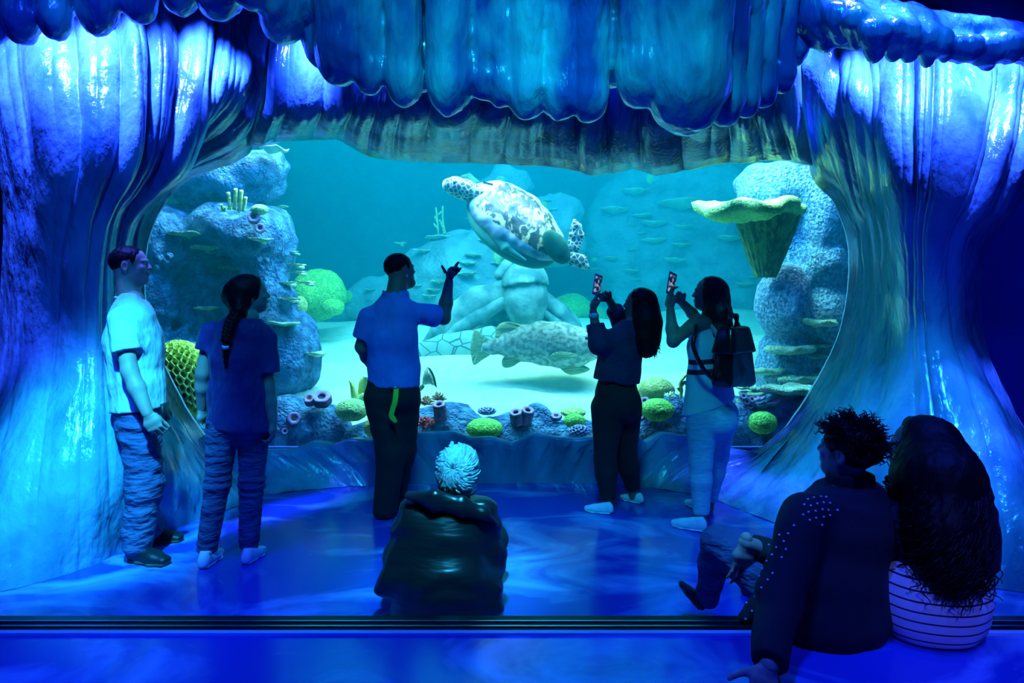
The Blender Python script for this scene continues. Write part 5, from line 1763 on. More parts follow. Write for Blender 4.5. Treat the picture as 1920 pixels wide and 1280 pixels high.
# ---------------------------------------------------------------- girl photographing, dark sweatshirt
def girl_dark():
    f = facing(-48); r, f, u = frame(f)
    pel, che, nek = P(1155, 735, 4.76), P(1166, 660, 4.76), P(1190, 606, 4.78)
    hh = .222
    hc = P(1196, 571, 4.78)
    root = thing('person', 'standing girl with long black hair, dark sweatshirt and black leggings, photographing', 'person', [pel[0], pel[1], 0])
    shL, elL, wrL = P(1160, 632, 4.66), P(1122, 645, 4.60), P(1112, 583, 4.64)
    shR, elR, wrR = P(1186, 626, 4.88), P(1166, 606, 4.96), P(1142, 562, 4.84)
    hf, T, R = head_parts(hc, facing(-66) + UPV * .12, UPV, hh, True, ears=False)
    headf = union([hf, (cone(hc - UPV * .05, nek - UPV * .03, .048, .054), .03)], .03)
    pc = P(1120, 534, 4.72)
    hdL, hcL = hand_parts(wrL, nrm(P(1115, 548, 4.69) - wrL), nrm([.7, .3, .1]), -1, curl=(30, 45, 35), thumb=(30, 30), s=.9)
    hdR, hcR = hand_parts(wrR, nrm(P(1126, 548, 4.76) - wrR), nrm([-.4, -.8, .2]), 1, curl=(35, 45, 35), thumb=(25, 30), s=.9)
    hipL, hipR = P(1140, 765, 4.72), P(1172, 765, 4.80)
    knL, anL = P(1135, 860, 4.70), P(1140, 935, 4.70)
    knR, anR = P(1174, 852, 4.84), P(1187, 914, 4.90)
    fs = [trunk(pel, che, nek, r, f, .155, .10), arm(shR, elR, wrR, r0=.042, r1=.036, r2=.026), arm(shL, elL, wrL, r0=.042, r1=.036, r2=.026), leg(hipR, knR, anR, 0, .080, .05, .036), leg(hipL, knL, anL, 0, .080, .05, .036)]
    fs += [(cone(anL, anL - UPV * .06, .034, .03), .02), (cone(anR, anR - UPV * .06, .034, .03), .02)]
    add_body(root, fs, [pel, che, nek, shR, elR, wrR, shL, elL, wrL, knR, anR, knL, anL], hc - UPV * .03, headf, hh, [(hdR, hcR), (hdL, hcL)], M['skin_dark'])
    long_hair(root, T, R, hh, [P(1210, 568, 4.76), P(1214, 605, 4.72), P(1211, 635, 4.70), P(1211, 652, 4.70)], [(.085, .085), (.10, .095), (.09, .09), (.07, .075)], M['hair_black'], 61, n=120)
    tr_ = union([trunk(pel, che, nek, r, f, .175, .125, hipw=.165, o=.012, waist=.165), (chain([(pel + UPV * .07, r, f, .165, .145), (che, r, f, .165, .13)]), .03)], .03)
    arms = []
    for sh, el, wr in ((shL, elL, wrL), (shR, elR, wrR)):
        e_ = el * .42 + wr * .58
        arms.append((cut(union([cone(sh, el, .078, .066), (cone(el, wr, .066, .058), .03)], .02), e_, wr - el, .004), .04))
    g = union([tr_] + arms, .035)
    g = cut(g, P(1160, 716, 4.70), nrm([-.15, 0, -1]), .012)
    g = minus(g, cone(nek, nek + UPV * .1, .07, .09), .006)
    g = disp(g, wrinkle(6.5, .012, 44))
    so = obj('sweatshirt', span_mesh(g, [pel, che, nek, shR, elR, wrR, shL, elL, wrL], .2, .009), M['dark_sweat'], root)
    for el, wr in ((elL, wrL), (elR, wrR)):
        e_ = el * .42 + wr * .58
        dd = nrm(wr - el)
        obj('cuff', tube(np.array([e_ - dd * .05, e_ - dd * .045, e_ + dd * .004, e_ + dd * .006]), [.058, .064, .062, .055], 16), M['dark_sweat'], so)
    lg = []
    for hip, kn, an in ((hipR, knR, anR), (hipL, knL, anL)):
        lg.append((cut(leg(hip, kn, an, .008, .112, .066, .046, .066), an - UPV * .0, nrm(an - kn), .003), .02))
    g = union([cut(trunk(pel, che, nek, r, f, .165, .12, hipw=.165, o=.008, waist=.13), pel + UPV * .16, UPV, .004), (ell(P(1168, 758, 4.70), (.13, .13, .13)), .06)] + lg, .03)
    obj('leggings', span_mesh(g, [pel + UPV * .1, hipR, hipL, knR, knL, anR, anL], .17, .009), M['black_cloth'], root)
    shoe(root, [P(1149, 0, 4.64)[0], 4.64, 0], [P(1094, 0, 4.72)[0], 4.72, 0], .24, M['shoe_white'], M['rubber'], laces=True)
    shoe(root, [P(1205, 0, 4.86)[0], 4.86, 0], [P(1163, 0, 5.0)[0], 5.0, 0], .24, M['shoe_white'], M['rubber'], laces=True)
    wc = wrL * .86 + elL * .14
    dd = nrm(wrL - elL)
    wt = obj('watch', tube(np.array([wc - dd * .012, wc + dd * .012]), .034, 18), M['white_cloth'], root)
    obj('watch_face', tube(np.array([wc + np.array([.0, -.032, 0]), wc + np.array([0, -.040, 0])]), .02, 18), M['screen_soft'], wt)
    phone('phone', pc, nrm(P(1123, 515, 4.73) - P(1117, 553, 4.70)), nrm([.62, -.75, .1]), 'white phone held up by the girl in the dark sweatshirt')
    return root


M['screen_soft'] = mk('watch_glass', (.5, .7, .9), .2)


# ---------------------------------------------------------------- girl photographing, white tank top
def girl_tank():
    f = facing(-42); r, f, u = frame(f)
    pel, che, nek = P(1330, 770, 4.42), P(1330, 650, 4.40), P(1337, 590, 4.42)
    hh = .222
    hc = P(1328, 551, 4.44)
    root = thing('person', 'standing girl with long hair, white tank top and pale leggings, photographing', 'person', [pel[0], pel[1], 0])
    shL, elL, wrL = P(1302, 606, 4.28), P(1262, 640, 4.24), P(1257, 580, 4.28)
    shR, elR, wrR = P(1345, 604, 4.54), P(1310, 600, 4.66), P(1278, 566, 4.50)
    hf, T, R = head_parts(hc, facing(-62) + UPV * .12, UPV, hh, True, ears=False)
    headf = union([hf, (cone(hc - UPV * .05, nek - UPV * .03, .046, .052), .03)], .03)
    pc = P(1259, 532, 4.36)
    hdL, hcL = hand_parts(wrL, nrm(P(1253, 546, 4.33) - wrL), nrm([.7, .3, .1]), -1, curl=(18, 30, 25), thumb=(25, 30), s=.92)
    hdR, hcR = hand_parts(wrR, nrm(P(1264, 548, 4.42) - wrR), nrm([-.4, -.8, .2]), 1, curl=(35, 45, 35), thumb=(25, 30), s=.92)
    hipL, hipR = P(1318, 775, 4.36), P(1352, 775, 4.50)
    knL, anL = P(1314, 865, 4.36), P(1315, 962, 4.36)
    knR, anR = P(1345, 855, 4.56), P(1330, 935, 4.66)
    fs = [trunk(pel, che, nek, r, f, .152, .092), arm(shR, elR, wrR, r0=.042, r1=.036, r2=.026), arm(shL, elL, wrL, r0=.044, r1=.036, r2=.026), leg(hipR, knR, anR, 0, .082, .052, .036), leg(hipL, knL, anL, 0, .082, .052, .036)]
    fs += [(cone(anL, anL - UPV * .06, .034, .03), .02), (cone(anR, anR - UPV * .06, .034, .03), .02), (ell(P(1316, 606, 4.34), (.06, .08, .05)), .03)]
    add_body(root, fs, [pel, che, nek, shR, elR, wrR, shL, elL, wrL, knR, anR, knL, anL], hc - UPV * .03, headf, hh, [(hdR, hcR), (hdL, hcL)])
    long_hair(root, T, R, hh, [P(1342, 548, 4.42), P(1346, 590, 4.38), P(1348, 630, 4.34), P(1352, 668, 4.33)], [(.085, .08), (.085, .08), (.07, .075), (.05, .06)], M['hair_brown'], 71, n=130)
    tr_ = union([trunk(pel, che, nek, r, f, .165, .112, hipw=.165, o=.008, waist=.145)], .03)
    g = union([tr_, (chain([(pel - UPV * .03, r, f, .195, .16), (pel + UPV * .22, r, f, .155, .12)]), .05)], .03)
    g = cut(g, P(1330, 764, 4.34), nrm([.32, -.05, -1]), .004)
    g = cut(g, che + UPV * .07 - f * .12, nrm(-f * .8 + UPV * .75), .01)
    g = cut(g, nek - UPV * .06, UPV, .01)
    for s in (-1, 1):
        g = minus(g, cone(che + r * .20 * s + UPV * .16, che + r * .22 * s - UPV * .02, .075, .065), .01)
    g = disp(g, wrinkle(6.0, .009, 54))
    so = obj('tank_top', span_mesh(g, [pel - UPV * .05, che, nek], .22, .009), M['tank_stripe'], root)
    for s in (-1, 1):
        q = spline([che + r * .085 * s + f * .11 + UPV * .06, che + r * .085 * s + f * .03 + UPV * .195, che + r * .085 * s - f * .085 + UPV * .12, che + r * .07 * s - f * .11 + UPV * .03], 14)
        obj('strap', tube(q, .014, 8), M['white_cloth'], so)
    lg = []
    for hip, kn, an in ((hipR, knR, anR), (hipL, knL, anL)):
        lg.append((cut(leg(hip, kn, an, .006, .105, .064, .046, .062), an - UPV * .0, nrm(an - kn), .003), .02))
    g = union([cut(trunk(pel, che, nek, r, f, .165, .115, hipw=.16, o=.006, waist=.13), pel + UPV * .14, UPV, .004), (ell(P(1346, 788, 4.36), (.125, .13, .12)), .06)] + lg, .03)
    obj('leggings', span_mesh(g, [pel + UPV * .1, hipR, hipL, knR, knL, anR, anL], .17, .009), M['leggings_pale'], root)
    shoe(root, [P(1325, 0, 4.28)[0], 4.29, 0], [P(1258, 0, 4.40)[0], 4.42, 0], .25, M['shoe_white'], M['rubber'], laces=True)
    shoe(root, [P(1337, 0, 4.68)[0], 4.68, 0], [P(1284, 0, 4.86)[0], 4.86, 0], .25, M['shoe_white'], M['rubber'], laces=True)
    phone('phone', pc, nrm(P(1262, 512, 4.37) - P(1255, 551, 4.34)), nrm([.62, -.75, .1]), 'white phone held up by the girl in the tank top')
    # backpack
    bp = thing('backpack', 'glossy black leather backpack on the back of the girl in the tank top', 'backpack', P(1375, 720, 4.22))
    bf = nrm(f + r * -.0); br_ = r
    bc = P(1374, 668, 4.235)
    R2 = np.stack([br_, bf, UPV], 1)

    def bagf(p):
        q = (p - bc) @ R2
        w_ = .135 + .02 * np.clip(-q[:, 2] / .18, -1, 1)
        d_ = .068 + .012 * np.clip(-q[:, 2] / .18, -1, 1)
        e = np.stack([np.abs(q[:, 0]) - w_ + .035, np.abs(q[:, 1]) - d_ + .035, np.abs(q[:, 2]) - .185 + .035], 1)
        return np.linalg.norm(np.maximum(e, 0), axis=1) + np.minimum(e.max(1), 0) - .035
    obj('bag', local_mesh(disp(bagf, wrinkle(7, .010, 63)), bc, .28, .009), M['leather_shine'], bp)
    fl = lambda p: bagf((p - bc - UPV * .105 + bf * .008) / np.array([1.015, 1.06, .46]) + bc)
    obj('flap', local_mesh(disp(fl, wrinkle(9, .004, 64)), bc + UPV * .1, .25, .009), M['leather_shine'], bp)
    top_ = bc + UPV * .17
    obj('handle', tube(spline([top_ - r * .07, top_ - r * .065 + UPV * .07 - bf * .02, top_ - r * .0 + UPV * .085 - bf * .03, top_ + r * .03 + UPV * .01], 16), .011, 8), M['leather_shine'], bp)
    obj('handle', tube(spline([top_ - r * .02 + bf * .03, top_ + r * .01 + UPV * .09 + bf * .03, top_ + r * .06 + UPV * .085 + bf * .03, top_ + r * .09], 16), .011, 8), M['leather_shine'], bp)
    obj('strap', tube(spline([che - r * .075 + f * .04 + UPV * .20, P(1303, 624, 4.16), P(1300, 652, 4.13), P(1318, 690, 4.13), P(1338, 712, 4.16)], 24), .014, 8), M['leather'], bp)
    obj('strap', tube(spline([che + r * .06 + UPV * .19 + f * .02, che + r * .07 + UPV * .20 - f * .09, che + r * .08 + UPV * .08 - f * .12, bc + r * .07 + UPV * .12 + bf * .05], 16), .014, 8), M['leather'], bp)
    return root


# tank top cloth: two dark bands woven round it
tm, nt, b = new_mat('striped_tank_cotton')
tc = nt.nodes.new('ShaderNodeTexCoord'); sx = nt.nodes.new('ShaderNodeSeparateXYZ')
nt.links.new(tc.outputs['Object'], sx.inputs[0])
ad = nt.nodes.new('ShaderNodeMath'); ad.operation = 'MULTIPLY_ADD'; ad.inputs[1].default_value = -.10; ad.inputs[2].default_value = 0
nt.links.new(sx.outputs['X'], ad.inputs[0])
sm_ = nt.nodes.new('ShaderNodeMath'); sm_.operation = 'ADD'
nt.links.new(ad.outputs[0], sm_.inputs[0]); nt.links.new(sx.outputs['Z'], sm_.inputs[1])
rp = nt.nodes.new('ShaderNodeValToRGB'); rp.color_ramp.interpolation = 'CONSTANT'
cr = rp.color_ramp
W_, D_ = (.84, .88, .92, 1), (.015, .018, .05, 1)
z0 = CAMZ - (692 - HY) / F * 4.3
cr.elements[0].position = 0.0; cr.elements[0].color = W_
cr.elements[1].position = 1.0; cr.elements[1].color = W_
for z_, c_ in ((.998, D_), (1.030, W_), (1.058, D_), (1.092, W_)):
    cr.elements.new(z_ / 2.0).color = c_
hf_ = nt.nodes.new('ShaderNodeMath'); hf_.operation = 'MULTIPLY'; hf_.inputs[1].default_value = .5
nt.links.new(sm_.outputs[0], hf_.inputs[0]); nt.links.new(hf_.outputs[0], rp.inputs['Fac'])
nt.links.new(rp.outputs['Color'], b.inputs['Base Color']); b.inputs['Roughness'].default_value = .85
M['tank_stripe'] = tm

man_white()
girl_braid()
man_polo()
girl_dark()
girl_tank()

from mathutils.bvhtree import BVHTree


def on_surface(VF, px, py):
    """where the line of sight through a photo pixel meets a mesh"""
    V, Q = VF
    t = BVHTree.FromPolygons([tuple(v) for v in V], [tuple(int(i) for i in q) for q in Q])
    out = []
    for a, b_ in zip(px, py):
        o = Vector((0, 0, CAMZ)); d = (Vector(P(a, b_, 1.0)) - o).normalized()
        h = t.ray_cast(o, d)
        if h[0] is not None:
            out.append((np.array(h[0]), np.array(h[1])))
    return out


# ---------------------------------------------------------------- grey-haired woman seated on the lower floor
def woman_grey():
    f = facing(4); r, f, u = frame(f)
    pel, che, nek = P(830, 1105, 3.15), P(836, 1000, 3.20), P(850, 935, 3.24)
    hh = .222
    hc = P(863, 880, 3.27)
    root = thing('person', 'silver-haired woman in a black leather coat sitting on the floor, back turned', 'person', [pel[0], pel[1], 0])
    shL, elL, wrL = P(778, 962, 3.20), P(752, 1030, 3.22), pel + f * .34 + UPV * .16 - r * .08
    shR, elR, wrR = P(905, 966, 3.20), P(922, 1048, 3.24), pel + f * .36 + UPV * .15 + r * .08
    hf, T, R = head_parts(hc, facing(10) + UPV * -.05, UPV + .05 * r, hh, True)
    headf = union([hf, (cone(hc - UPV * .05, nek - UPV * .05, .05, .06), .03)], .03)
    hL, cL = hand_parts(wrL, nrm(f * .6 + r * .6 - UPV * .2), -UPV, -1, s=.9)
    hR, cR = hand_parts(wrR, nrm(f * .6 - r * .6 - UPV * .2), -UPV, 1, s=.9)
    hipL, hipR = pel - r * .09 + UPV * -.0, pel + r * .09
    knL, anL = pel - r * .20 + f * .38 + UPV * .10, np.array([pel[0] + .05, pel[1] + .36, .06])
    knR, anR = pel + r * .19 + f * .38 + UPV * .10, np.array([pel[0] - .02, pel[1] + .50, .06])
    fs = [trunk(pel, che, nek, r, f, .16, .10), arm(shR, elR, wrR, r0=.045, r1=.038, r2=.026), arm(shL, elL, wrL, r0=.045, r1=.038, r2=.026), leg(hipR, knR, anR, 0, .08, .055, .038), leg(hipL, knL, anL, 0, .08, .055, .038)]
    add_body(root, fs, [pel, che, nek, elL, elR, wrL, wrR, knL, knR, anL, anR], hc - UPV * .03, headf, hh, [(hL, cL), (hR, cR)])
    # hair: cap plus locks fanning out of the whorl
    cap = ell(T(0, -.07, .10), np.array([.42, .47, .46]) * hh, R)
    cap = union([cap, (cone(T(0, -.22, -.10), T(0, -.22, -.40), .30 * hh, .20 * hh), .05)], .04)
    cap = cut(cap, T(0, .22, .15), R @ nrm([0, 1, -.4]), .01)
    ho = obj('hair', local_mesh(disp(cap, lambda p: .004 * vnoise(p, 30, 2)), hc, .22, .006), M['hair_grey'], root)
    wh = T(-.02, -.46, .12)
    C_ = T(0, -.07, .08)
    rr = np.random.default_rng(5)
    parts = []
    A_ax = nrm(wh - C_)
    U_ = nrm(np.cross(A_ax, R[:, 0])); X_ = np.cross(U_, A_ax)
    for k in range(420):
        a = rr.uniform(0, 2 * math.pi)
        t0 = abs(rr.normal(0, .35)) + .02
        t1 = t0 + rr.uniform(.45, .95)
        q = []
        tw = .5
        for t_ in np.linspace(t0, t1, 9):
            aa = a + tw * t_
            d = A_ax * math.cos(t_) + (X_ * math.cos(aa) + U_ * math.sin(aa)) * math.sin(t_)
            lift = 1.0 + .06 * math.sin(math.pi * (t_ - t0) / (t1 - t0)) + .03 * rr.uniform()
            low = 1.0 + .30 * max(0, -d[2]) ** 1.5
            q.append(C_ + R @ (np.array([.475, .50, .50]) * hh * (R.T @ d)) * lift * low)
        parts.append(tube(spline(np.array(q), 12), np.concatenate([np.linspace(.003, .008, 5), np.linspace(.008, .0012, 7)]), 5))
    for k in range(130):
        a = rr.uniform(-1.3, 1.3)
        p0 = T(.30 * math.sin(a), -.36 * math.cos(a) - .06, -.18 + .1 * rr.uniform(-1, 1))
        p1 = T(.24 * math.sin(a) + .02 * rr.normal(), -.30 * math.cos(a) - .1, -.55 + .12 * rr.uniform(-1, 1))
        parts.append(tube(spline(np.array([p0, (p0 + p1) / 2 + (p0 - hc) * .08, p1]), 9), np.linspace(.006, .0012, 9), 5))
    obj('hair_locks', join(parts), M['hair_grey'], ho)
    # leather coat
    sl = []
    for sh, el, wr in ((shL, elL, wrL), (shR, elR, wrR)):
        sl.append((cut(union([cone(sh, el, .082, .072), (cone(el, wr, .072, .06), .03)], .02), wr * .9 + el * .1, wr - el, .004), .05))
    tr_ = trunk(pel, che, nek, r, f, .20, .125, hipw=.19, o=.02, waist=.175)
    sk = chain([(che - UPV * .05, r, f, .175, .13), (pel + UPV * .05, r, f, .215, .16), (np.array([pel[0], pel[1] + .02, .03]), r, f, .250, .20)])
    lf = chain([(P(765, 1030, 3.18), r, f, .05, .06), (P(735, 1085, 3.14), r, f, .07, .05), (P(722, 1108, 3.13), r, f, .055, .03)])
    rf_ = chain([(P(905, 1060, 3.18), r, f, .05, .06), (P(918, 1110, 3.14), r, f, .06, .06), (P(922, 1140, 3.12), r, f, .05, .04)])
    g = union([tr_, (sk, .05), (lf, .05), (rf_, .05)] + sl, .03)
    g = cut(g, [0, 0, .004], -UPV, .004)
    g = cut(g, nek + UPV * .015, UPV, .01)
    fold = lambda p: .012 * np.sin((p[:, 2] + .35 * (p[:, 0] - che[0]) * np.sign(p[:, 0] - che[0])) * 62 + 3.0 * vnoise(p, 5, 2)) * np.clip(.35 + vnoise(p, 5, 7), 0, 1)
    g = disp(disp(g, fold), wrinkle(5, .006, 74))
    co = obj('coat', span_mesh(g, [pel, che, nek, shL, shR, elL, elR, P(725, 1110, 3.1), P(925, 1140, 3.1), wrL, wrR, [pel[0], pel[1], 0]], .16, .009), M['leather'], root)
    cf = chain([(P(768, 928, 3.14), UPV, f, .020, .03), (P(815, 938, 3.10), UPV, f, .045, .028), (P(865, 950, 3.10), UPV, f, .045, .028), (P(905, 962, 3.12), UPV, f, .028, .03), (P(926, 976, 3.14), UPV, f, .012, .02)])
    cn = minus(cone(nek - UPV * .03, nek + UPV * .045, .085, .076), cone(nek - UPV * .05, nek + UPV * .1, .068, .064), .004)
    obj('collar', span_mesh(disp(union([cf, (cut(cn, nek + UPV * .045, UPV, .004), .03)], .02), wrinkle(10, .004, 75)), [P(768, 928, 3.14), P(926, 976, 3.14), nek], .13, .007), M['leather'], co)
    lg = [(leg(hipR, knR, anR, .014, .09, .065, .05), .03), (leg(hipL, knL, anL, .014, .09, .065, .05), .03)]
    obj('trousers', span_mesh(union([ell(pel, (.19, .16, .12))] + lg, .03), [pel, knL, knR, anL, anR], .13, .011), M['black_cloth'], root)
    shoe(root, [anL[0] - .04, anL[1] + .02, 0], [anL[0] + .14, anL[1] + .14, 0], .24, M['shoe_black'], M['rubber_dark'])
    shoe(root, [anR[0] + .04, anR[1] + .02, 0], [anR[0] - .14, anR[1] + .14, 0], .24, M['shoe_black'], M['rubber_dark'])


# ---------------------------------------------------------------- the couple on the step
def man_seated():
    f = facing(-22); r, f, u = frame(f)
    pel, che, nek = P(1556, 1146, 2.56), P(1580, 1000, 2.59), P(1594, 912, 2.61)
    hh = .235
    hc = P(1588, 846, 2.61)
    root = thing('person', 'man with tousled black hair and studded black jacket, sitting on the step', 'person', [pel[0], pel[1], STEP_Z])
    shL, elL, wrL = P(1512, 965, 2.51), P(1462, 1120, 2.38), P(1442, 1246, 2.16)
    shR, elR, wrR = P(1668, 968, 2.71), P(1560, 1080, 2.90), P(1398, 1018, 2.72)
    hf, T, R = head_parts(hc, facing(-42) + UPV * .18, UPV - .05 * r, hh)
    headf = union([hf, (cone(hc - UPV * .05, nek - UPV * .05, .060, .068), .03)], .03)
    hL, cL = hand_parts(wrL, nrm([-.35, -.25, -.75]), nrm([-.2, .5, -.6]), -1, curl=(15, 10, 5), thumb=(50, 10))
    hR, cR = hand_parts(wrR, nrm([-.16, .0, -.9]), nrm([-.2, .6, -.5]), 1, curl=(22, 25, 20), thumb=(30, 25), per=[(30, 32, 22), (22, 24, 18), (10, 16, 14), (4, 14, 12)], spread=7)
    hipL, hipR = P(1505, 1152, 2.63), P(1600, 1152, 2.69)
    knL, anL = P(1348, 1018, 2.87), P(1325, 1122, 3.12)
    knR, anR = P(1500, 1040, 3.02), P(1470, 1130, 3.25)
    fs = [trunk(pel, che, nek, r, f, .185, .11), arm(shR, elR, wrR), arm(shL, elL, wrL), leg(hipR, knR, anR), leg(hipL, knL, anL)]
    add_body(root, fs, [pel, che, nek, elL, elR, wrL, wrR, knL, knR, anL, anR], hc - UPV * .03, headf, hh, [(hL, cL), (hR, cR)])
    hr = ell(T(0, -.085, .17), np.array([.375, .44, .385]) * hh, R)
    hr = cut(hr, T(0, .30, .16), R @ nrm([0, 1, -.35]), .01)
    hr = cut(hr, T(0, -.1, -.24), R @ nrm([0, .55, -1]), .01)
    hr = minus(hr, union([ell(T(s * .36, .02, -.06), np.array([.12, .13, .19]) * hh, R) for s in (-1, 1)], 0), .01)
    ho = obj('hair', local_mesh(disp(hr, lambda p: .009 * np.abs(vnoise(p, 34, 1)) * -1), hc + UPV * .02, .19, .006), M['hair_black'], root)
    rr = np.random.default_rng(9)
    roots, dirs = [], []
    while len(roots) < 300:
        d = nrm(rr.normal(0, 1, 3))
        if d[2] < .15 and d[1] > -.2:
            continue
        if d[2] < -.35:
            continue
        roots.append(T(0, -.085, .17) + R @ (d * np.array([.36, .425, .37]) * hh))
        dirs.append(nrm(R @ d * .55 + R @ np.array([rr.normal(0, .5), .25, .35]) + rr.normal(0, .25, 3)))
    obj('hair_locks', strands(roots, dirs, .055, .0048, 12, droop=.6, curl=.008, n=7, sides=5), M['hair_black'], ho)
    # jacket
    sl = []
    for sh, el, wr, e_ in ((shL, elL, wrL, .96), (shR, elR, wrR, .90)):
        sl.append((cut(union([cone(sh, el, .088, .076), (cone(el, wr, .074, .050), .03)], .02), wr * e_ + el * (1 - e_), wr - el, .004), .05))
    tr_ = trunk(pel, che, nek, r, f, .195, .14, hipw=.20, o=.02, waist=.185)
    sk = chain([(pel + UPV * .10, r, f, .20, .17), (np.array([pel[0], pel[1], STEP_Z + .05]), r, f, .235, .19)])
    fr = chain([(P(1490, 1010, 2.66), UPV, f, .09, .06), (P(1456, 1090, 2.63), UPV, f, .07, .05), (P(1415, 1140, 2.61), UPV, f, .05, .03), (P(1396, 1162, 2.59), UPV, f, .035, .03)])
    g = union([tr_, (sk, .05), (fr, .06)] + sl, .03)
    g = cut(g, [0, 0, STEP_Z + .003], -UPV, .004)
    g = cut(g, nek + UPV * .02, UPV, .01)
    g = disp(g, wrinkle(6, .012, 84))
    VF = span_mesh(g, [pel, che, nek, shL, shR, elL, elR, wrL, wrR, P(1380, 1160, 2.56)], .18, .010)
    ja = obj('jacket', VF, M['black_cloth'], root)
    cn = minus(cone(nek - UPV * .03, nek + UPV * .06, .092, .084), cone(nek - UPV * .05, nek + UPV * .1, .074, .070), .004)
    obj('collar', local_mesh(cut(cn, nek + UPV * .055, UPV, .004), nek, .16, .007), M['black_cloth'], ja)
    dots = [(1515, 936), (1526, 933), (1539, 931), (1549, 932), (1508, 946), (1520, 948), (1532, 944), (1544, 942), (1556, 943), (1516, 960), (1529, 958), (1542, 955), (1553, 956), (1570, 956), (1506, 965), (1518, 975), (1530, 971), (1544, 969), (1556, 966), (1541, 984),
            (1489, 985), (1478, 1000), (1470, 1015), (1462, 1003), (1456, 1026), (1448, 1040), (1441, 1021), (1438, 1052), (1430, 1066), (1449, 1075), (1440, 1087), (1424, 1080), (1412, 1095), (1428, 1102), (1402, 1110), (1416, 1118), (1386, 1122), (1400, 1130), (1392, 1140), (1379, 1114), (1410, 1145), (1384, 1152), (1398, 1160), (1466, 1045), (1474, 1030)]
    for p_, n_ in on_surface(VF, [q[0] for q in dots], [q[1] for q in dots]):
        obj('stud', tube(np.array([p_ - n_ * .001, p_ + n_ * .0035]), .0042, 8), M['stud'], ja)
    lg = []
    for hip, kn, an in ((hipR, knR, anR), (hipL, knL, anL)):
        lg.append((cut(leg(hip, kn, an, .010, .088, .062, .044, .056), an - UPV * .02, nrm(an - kn), .004), .03))
    g = union([ell(pel - UPV * .0 + f * .04, (.18, .16, .10))] + lg, .03)
    g = disp(g, wrinkle(7, .008, 85))
    obj('jeans', span_mesh(g, [pel, hipL, hipR, knL, knR, anL, anR], .13, .009), M['denim'], root)
    shoe(root, P(1312, 1146, 3.10), P(1268, 1092, 3.12), .29, M['shoe_black'], M['rubber_dark'], up=nrm([.75, -.1, .5]))
    shoe(root, [anR[0] + .04, anR[1] - .02, 0.0], [anR[0] - .14, anR[1] + .2, 0.0], .29, M['shoe_black'], M['rubber_dark'])


M['stud'] = mk('pale_stud', (.8, .85, .9), .35, metallic=.3)
M['striped'] = None
sm_, nt, b = new_mat('striped_cotton')
tc = nt.nodes.new('ShaderNodeTexCoord'); sx = nt.nodes.new('ShaderNodeSeparateXYZ')
mt = nt.nodes.new('ShaderNodeMath'); mt.operation = 'MULTIPLY_ADD'; mt.inputs[1].default_value = 29.0; mt.inputs[2].default_value = .25
fr_ = nt.nodes.new('ShaderNodeMath'); fr_.operation = 'FRACT'
ls = nt.nodes.new('ShaderNodeMath'); ls.operation = 'LESS_THAN'; ls.inputs[1].default_value = .17
mx_ = nt.nodes.new('ShaderNodeMix'); mx_.data_type = 'RGBA'
mx_.inputs['A'].default_value = (.78, .78, .86, 1); mx_.inputs['B'].default_value = (.02, .02, .05, 1)
nt.links.new(tc.outputs['Object'], sx.inputs[0]); nt.links.new(sx.outputs['Z'], mt.inputs[0]); nt.links.new(mt.outputs[0], fr_.inputs[0])
nt.links.new(fr_.outputs[0], ls.inputs[0]); nt.links.new(ls.outputs[0], mx_.inputs['Factor']); nt.links.new(mx_.outputs['Result'], b.inputs['Base Color'])
b.inputs['Roughness'].default_value = .85
M['striped'] = sm_


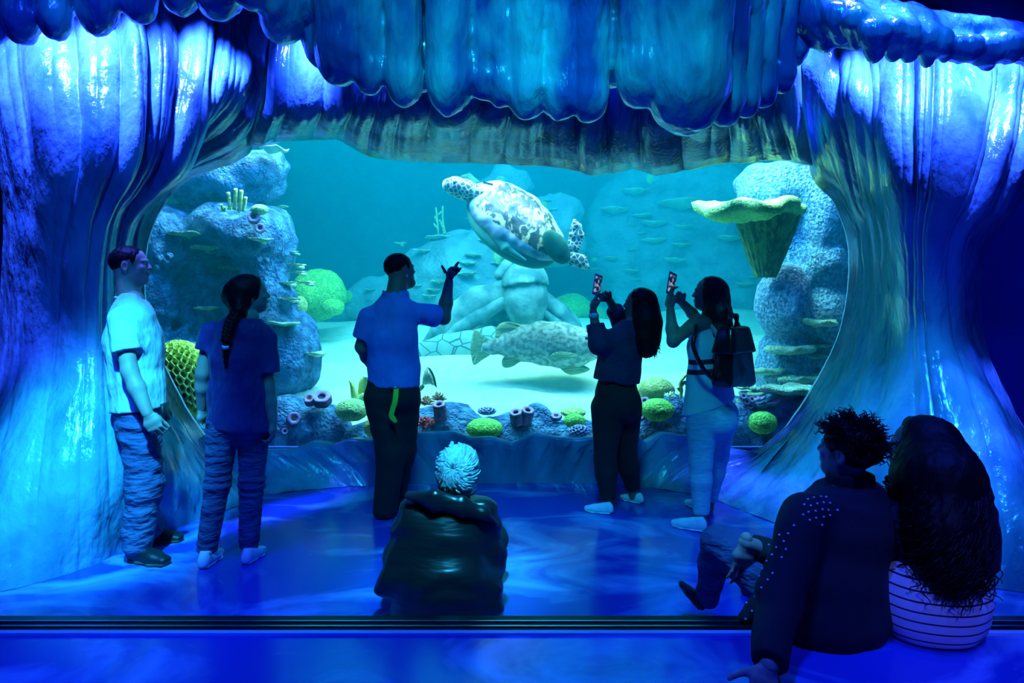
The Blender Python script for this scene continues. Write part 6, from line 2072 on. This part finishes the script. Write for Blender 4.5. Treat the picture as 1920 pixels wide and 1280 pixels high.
def woman_seated():
    f = facing(-12); r, f, u = frame(f)
    pel, che, nek = P(1743, 1148, 2.54), P(1748, 1000, 2.60), P(1742, 912, 2.64)
    hh = .225
    hc = P(1718, 842, 2.66)
    root = thing('person', 'woman with very long curly black hair and a striped shirt, sitting on the step', 'person', [pel[0], pel[1], STEP_Z])
    shL, elL, wrL = P(1662, 968, 2.60), P(1655, 1075, 2.70), pel + f * .35 + UPV * .18 - r * .06
    shR, elR, wrR = P(1828, 966, 2.60), P(1838, 1080, 2.68), pel + f * .36 + UPV * .17 + r * .08
    hf, T, R = head_parts(hc, facing(-66) + UPV * .12, UPV - .06 * r, hh, True, ears=False)
    headf = union([hf, (cone(hc - UPV * .05, nek - UPV * .05, .05, .058), .03)], .03)
    hL, cL = hand_parts(wrL, nrm(f * .6 + r * .5 - UPV * .2), -UPV, -1, s=.9)
    hR, cR = hand_parts(wrR, nrm(f * .6 - r * .5 - UPV * .2), -UPV, 1, s=.9)
    hipL, hipR = pel - r * .09, pel + r * .09
    knL, anL = pel - r * .12 + f * .46 + UPV * .14, np.array([pel[0] - .20, pel[1] + .78, .08])
    knR, anR = pel + r * .12 + f * .46 + UPV * .14, np.array([pel[0] + .04, pel[1] + .80, .08])
    fs = [trunk(pel, che, nek, r, f, .16, .10), arm(shR, elR, wrR, r0=.045, r1=.038, r2=.026), arm(shL, elL, wrL, r0=.045, r1=.038, r2=.026), leg(hipR, knR, anR, 0, .08, .055, .038), leg(hipL, knL, anL, 0, .08, .055, .038)]
    add_body(root, fs, [pel, che, nek, elL, elR, wrL, wrR, knL, knR, anL, anR], hc - UPV * .03, headf, hh, [(hL, cL), (hR, cR)], M['skin_dark'])
    ho = long_hair(root, T, R, hh, [P(1745, 835, 2.64), P(1758, 900, 2.56), P(1764, 980, 2.51), P(1764, 1040, 2.49), P(1768, 1078, 2.48)], [(.11, .115), (.16, .15), (.175, .135), (.17, .115), (.13, .09)], M['hair_black'], 91, n=420, lock=.0055, wave_=.014)
    rr = np.random.default_rng(17)
    roots, dirs = [], []
    hp = spline(np.array([T(0, -.1, .30), P(1745, 835, 2.64), P(1758, 900, 2.56), P(1764, 980, 2.51), P(1764, 1040, 2.49), P(1768, 1078, 2.48)]), 40)
    hx = np.interp(np.linspace(0, 1, 40), np.linspace(0, 1, 6), [.085, .11, .16, .175, .17, .13])
    hy = np.interp(np.linspace(0, 1, 40), np.linspace(0, 1, 6), [.09, .115, .15, .135, .115, .09])
    for k in range(320):
        i_ = rr.integers(0, 31)
        a = rr.uniform(0, 2 * math.pi)
        if math.sin(a) > .6 and i_ < 14:
            continue
        o_ = R[:, 0] * math.cos(a) * hx[i_] + R[:, 1] * math.sin(a) * hy[i_]
        roots.append(hp[i_] + o_ * .95)
        dirs.append(nrm(nrm(o_) * .5 + np.array([0, 0, -1.0])))
    obj('curls', strands(roots, dirs, .13, .0055, 18, droop=.5, curl=.018, n=18, sides=5), M['hair_black'], ho)
    sl = []
    for sh, el, wr in ((shL, elL, wrL), (shR, elR, wrR)):
        sl.append((cut(union([cone(sh, el, .078, .066), (cone(el, wr, .066, .055), .03)], .02), wr * .9 + el * .1, wr - el, .004), .05))
    tr_ = trunk(pel, che, nek, r, f, .185, .125, hipw=.19, o=.02, waist=.165)
    g = union([tr_] + sl, .03)
    g = cut(g, P(1742, 1124, 2.42), nrm([.06, 0, -1]), .004)
    g = cut(g, nek + UPV * .01, UPV, .01)
    g = disp(g, wrinkle(7, .009, 94))
    ja = obj('jacket', span_mesh(g, [pel, che, nek, shL, shR, elL, elR, wrL, wrR], .17, .010), M['denim_dark'], root)
    sh_ = union([ell(np.array([pel[0], pel[1] + .0, STEP_Z + .135]), (.205, .185, .15)), (chain([(pel + UPV * .12, r, f, .17, .13), (pel, r, f, .19, .16)]), .06)], .04)
    sh_ = cut(sh_, [0, 0, STEP_Z + .004], -UPV, .01)
    sh_ = disp(sh_, wrinkle(7, .009, 95))
    so = obj('shirt', span_mesh(sh_, [pel, pel + UPV * .1, pel - UPV * .1], .26, .009), M['striped'], root)
    so['label'] = 'pale shirt with thin dark stripes'
    lg = [(leg(hipR, knR, anR, .012, .088, .065, .05), .03), (leg(hipL, knL, anL, .012, .088, .065, .05), .03)]
    obj('jeans', span_mesh(union([ell(pel + f * .08, (.16, .12, .10))] + lg, .03), [pel, knL, knR, anL, anR], .13, .010), M['denim'], root)
    shoe(root, [anL[0], anL[1] - .03, 0], [anL[0] - .05, anL[1] + .2, 0], .24, M['shoe_black'], M['rubber'])
    shoe(root, [anR[0], anR[1] - .03, 0], [anR[0] + .03, anR[1] + .2, 0], .24, M['shoe_black'], M['rubber'])


M['denim_dark'] = mk('dark_denim', (.012, .014, .04), .85, bump=.5, bscale=14, bdist=.02)
woman_grey()
man_seated()
woman_seated()
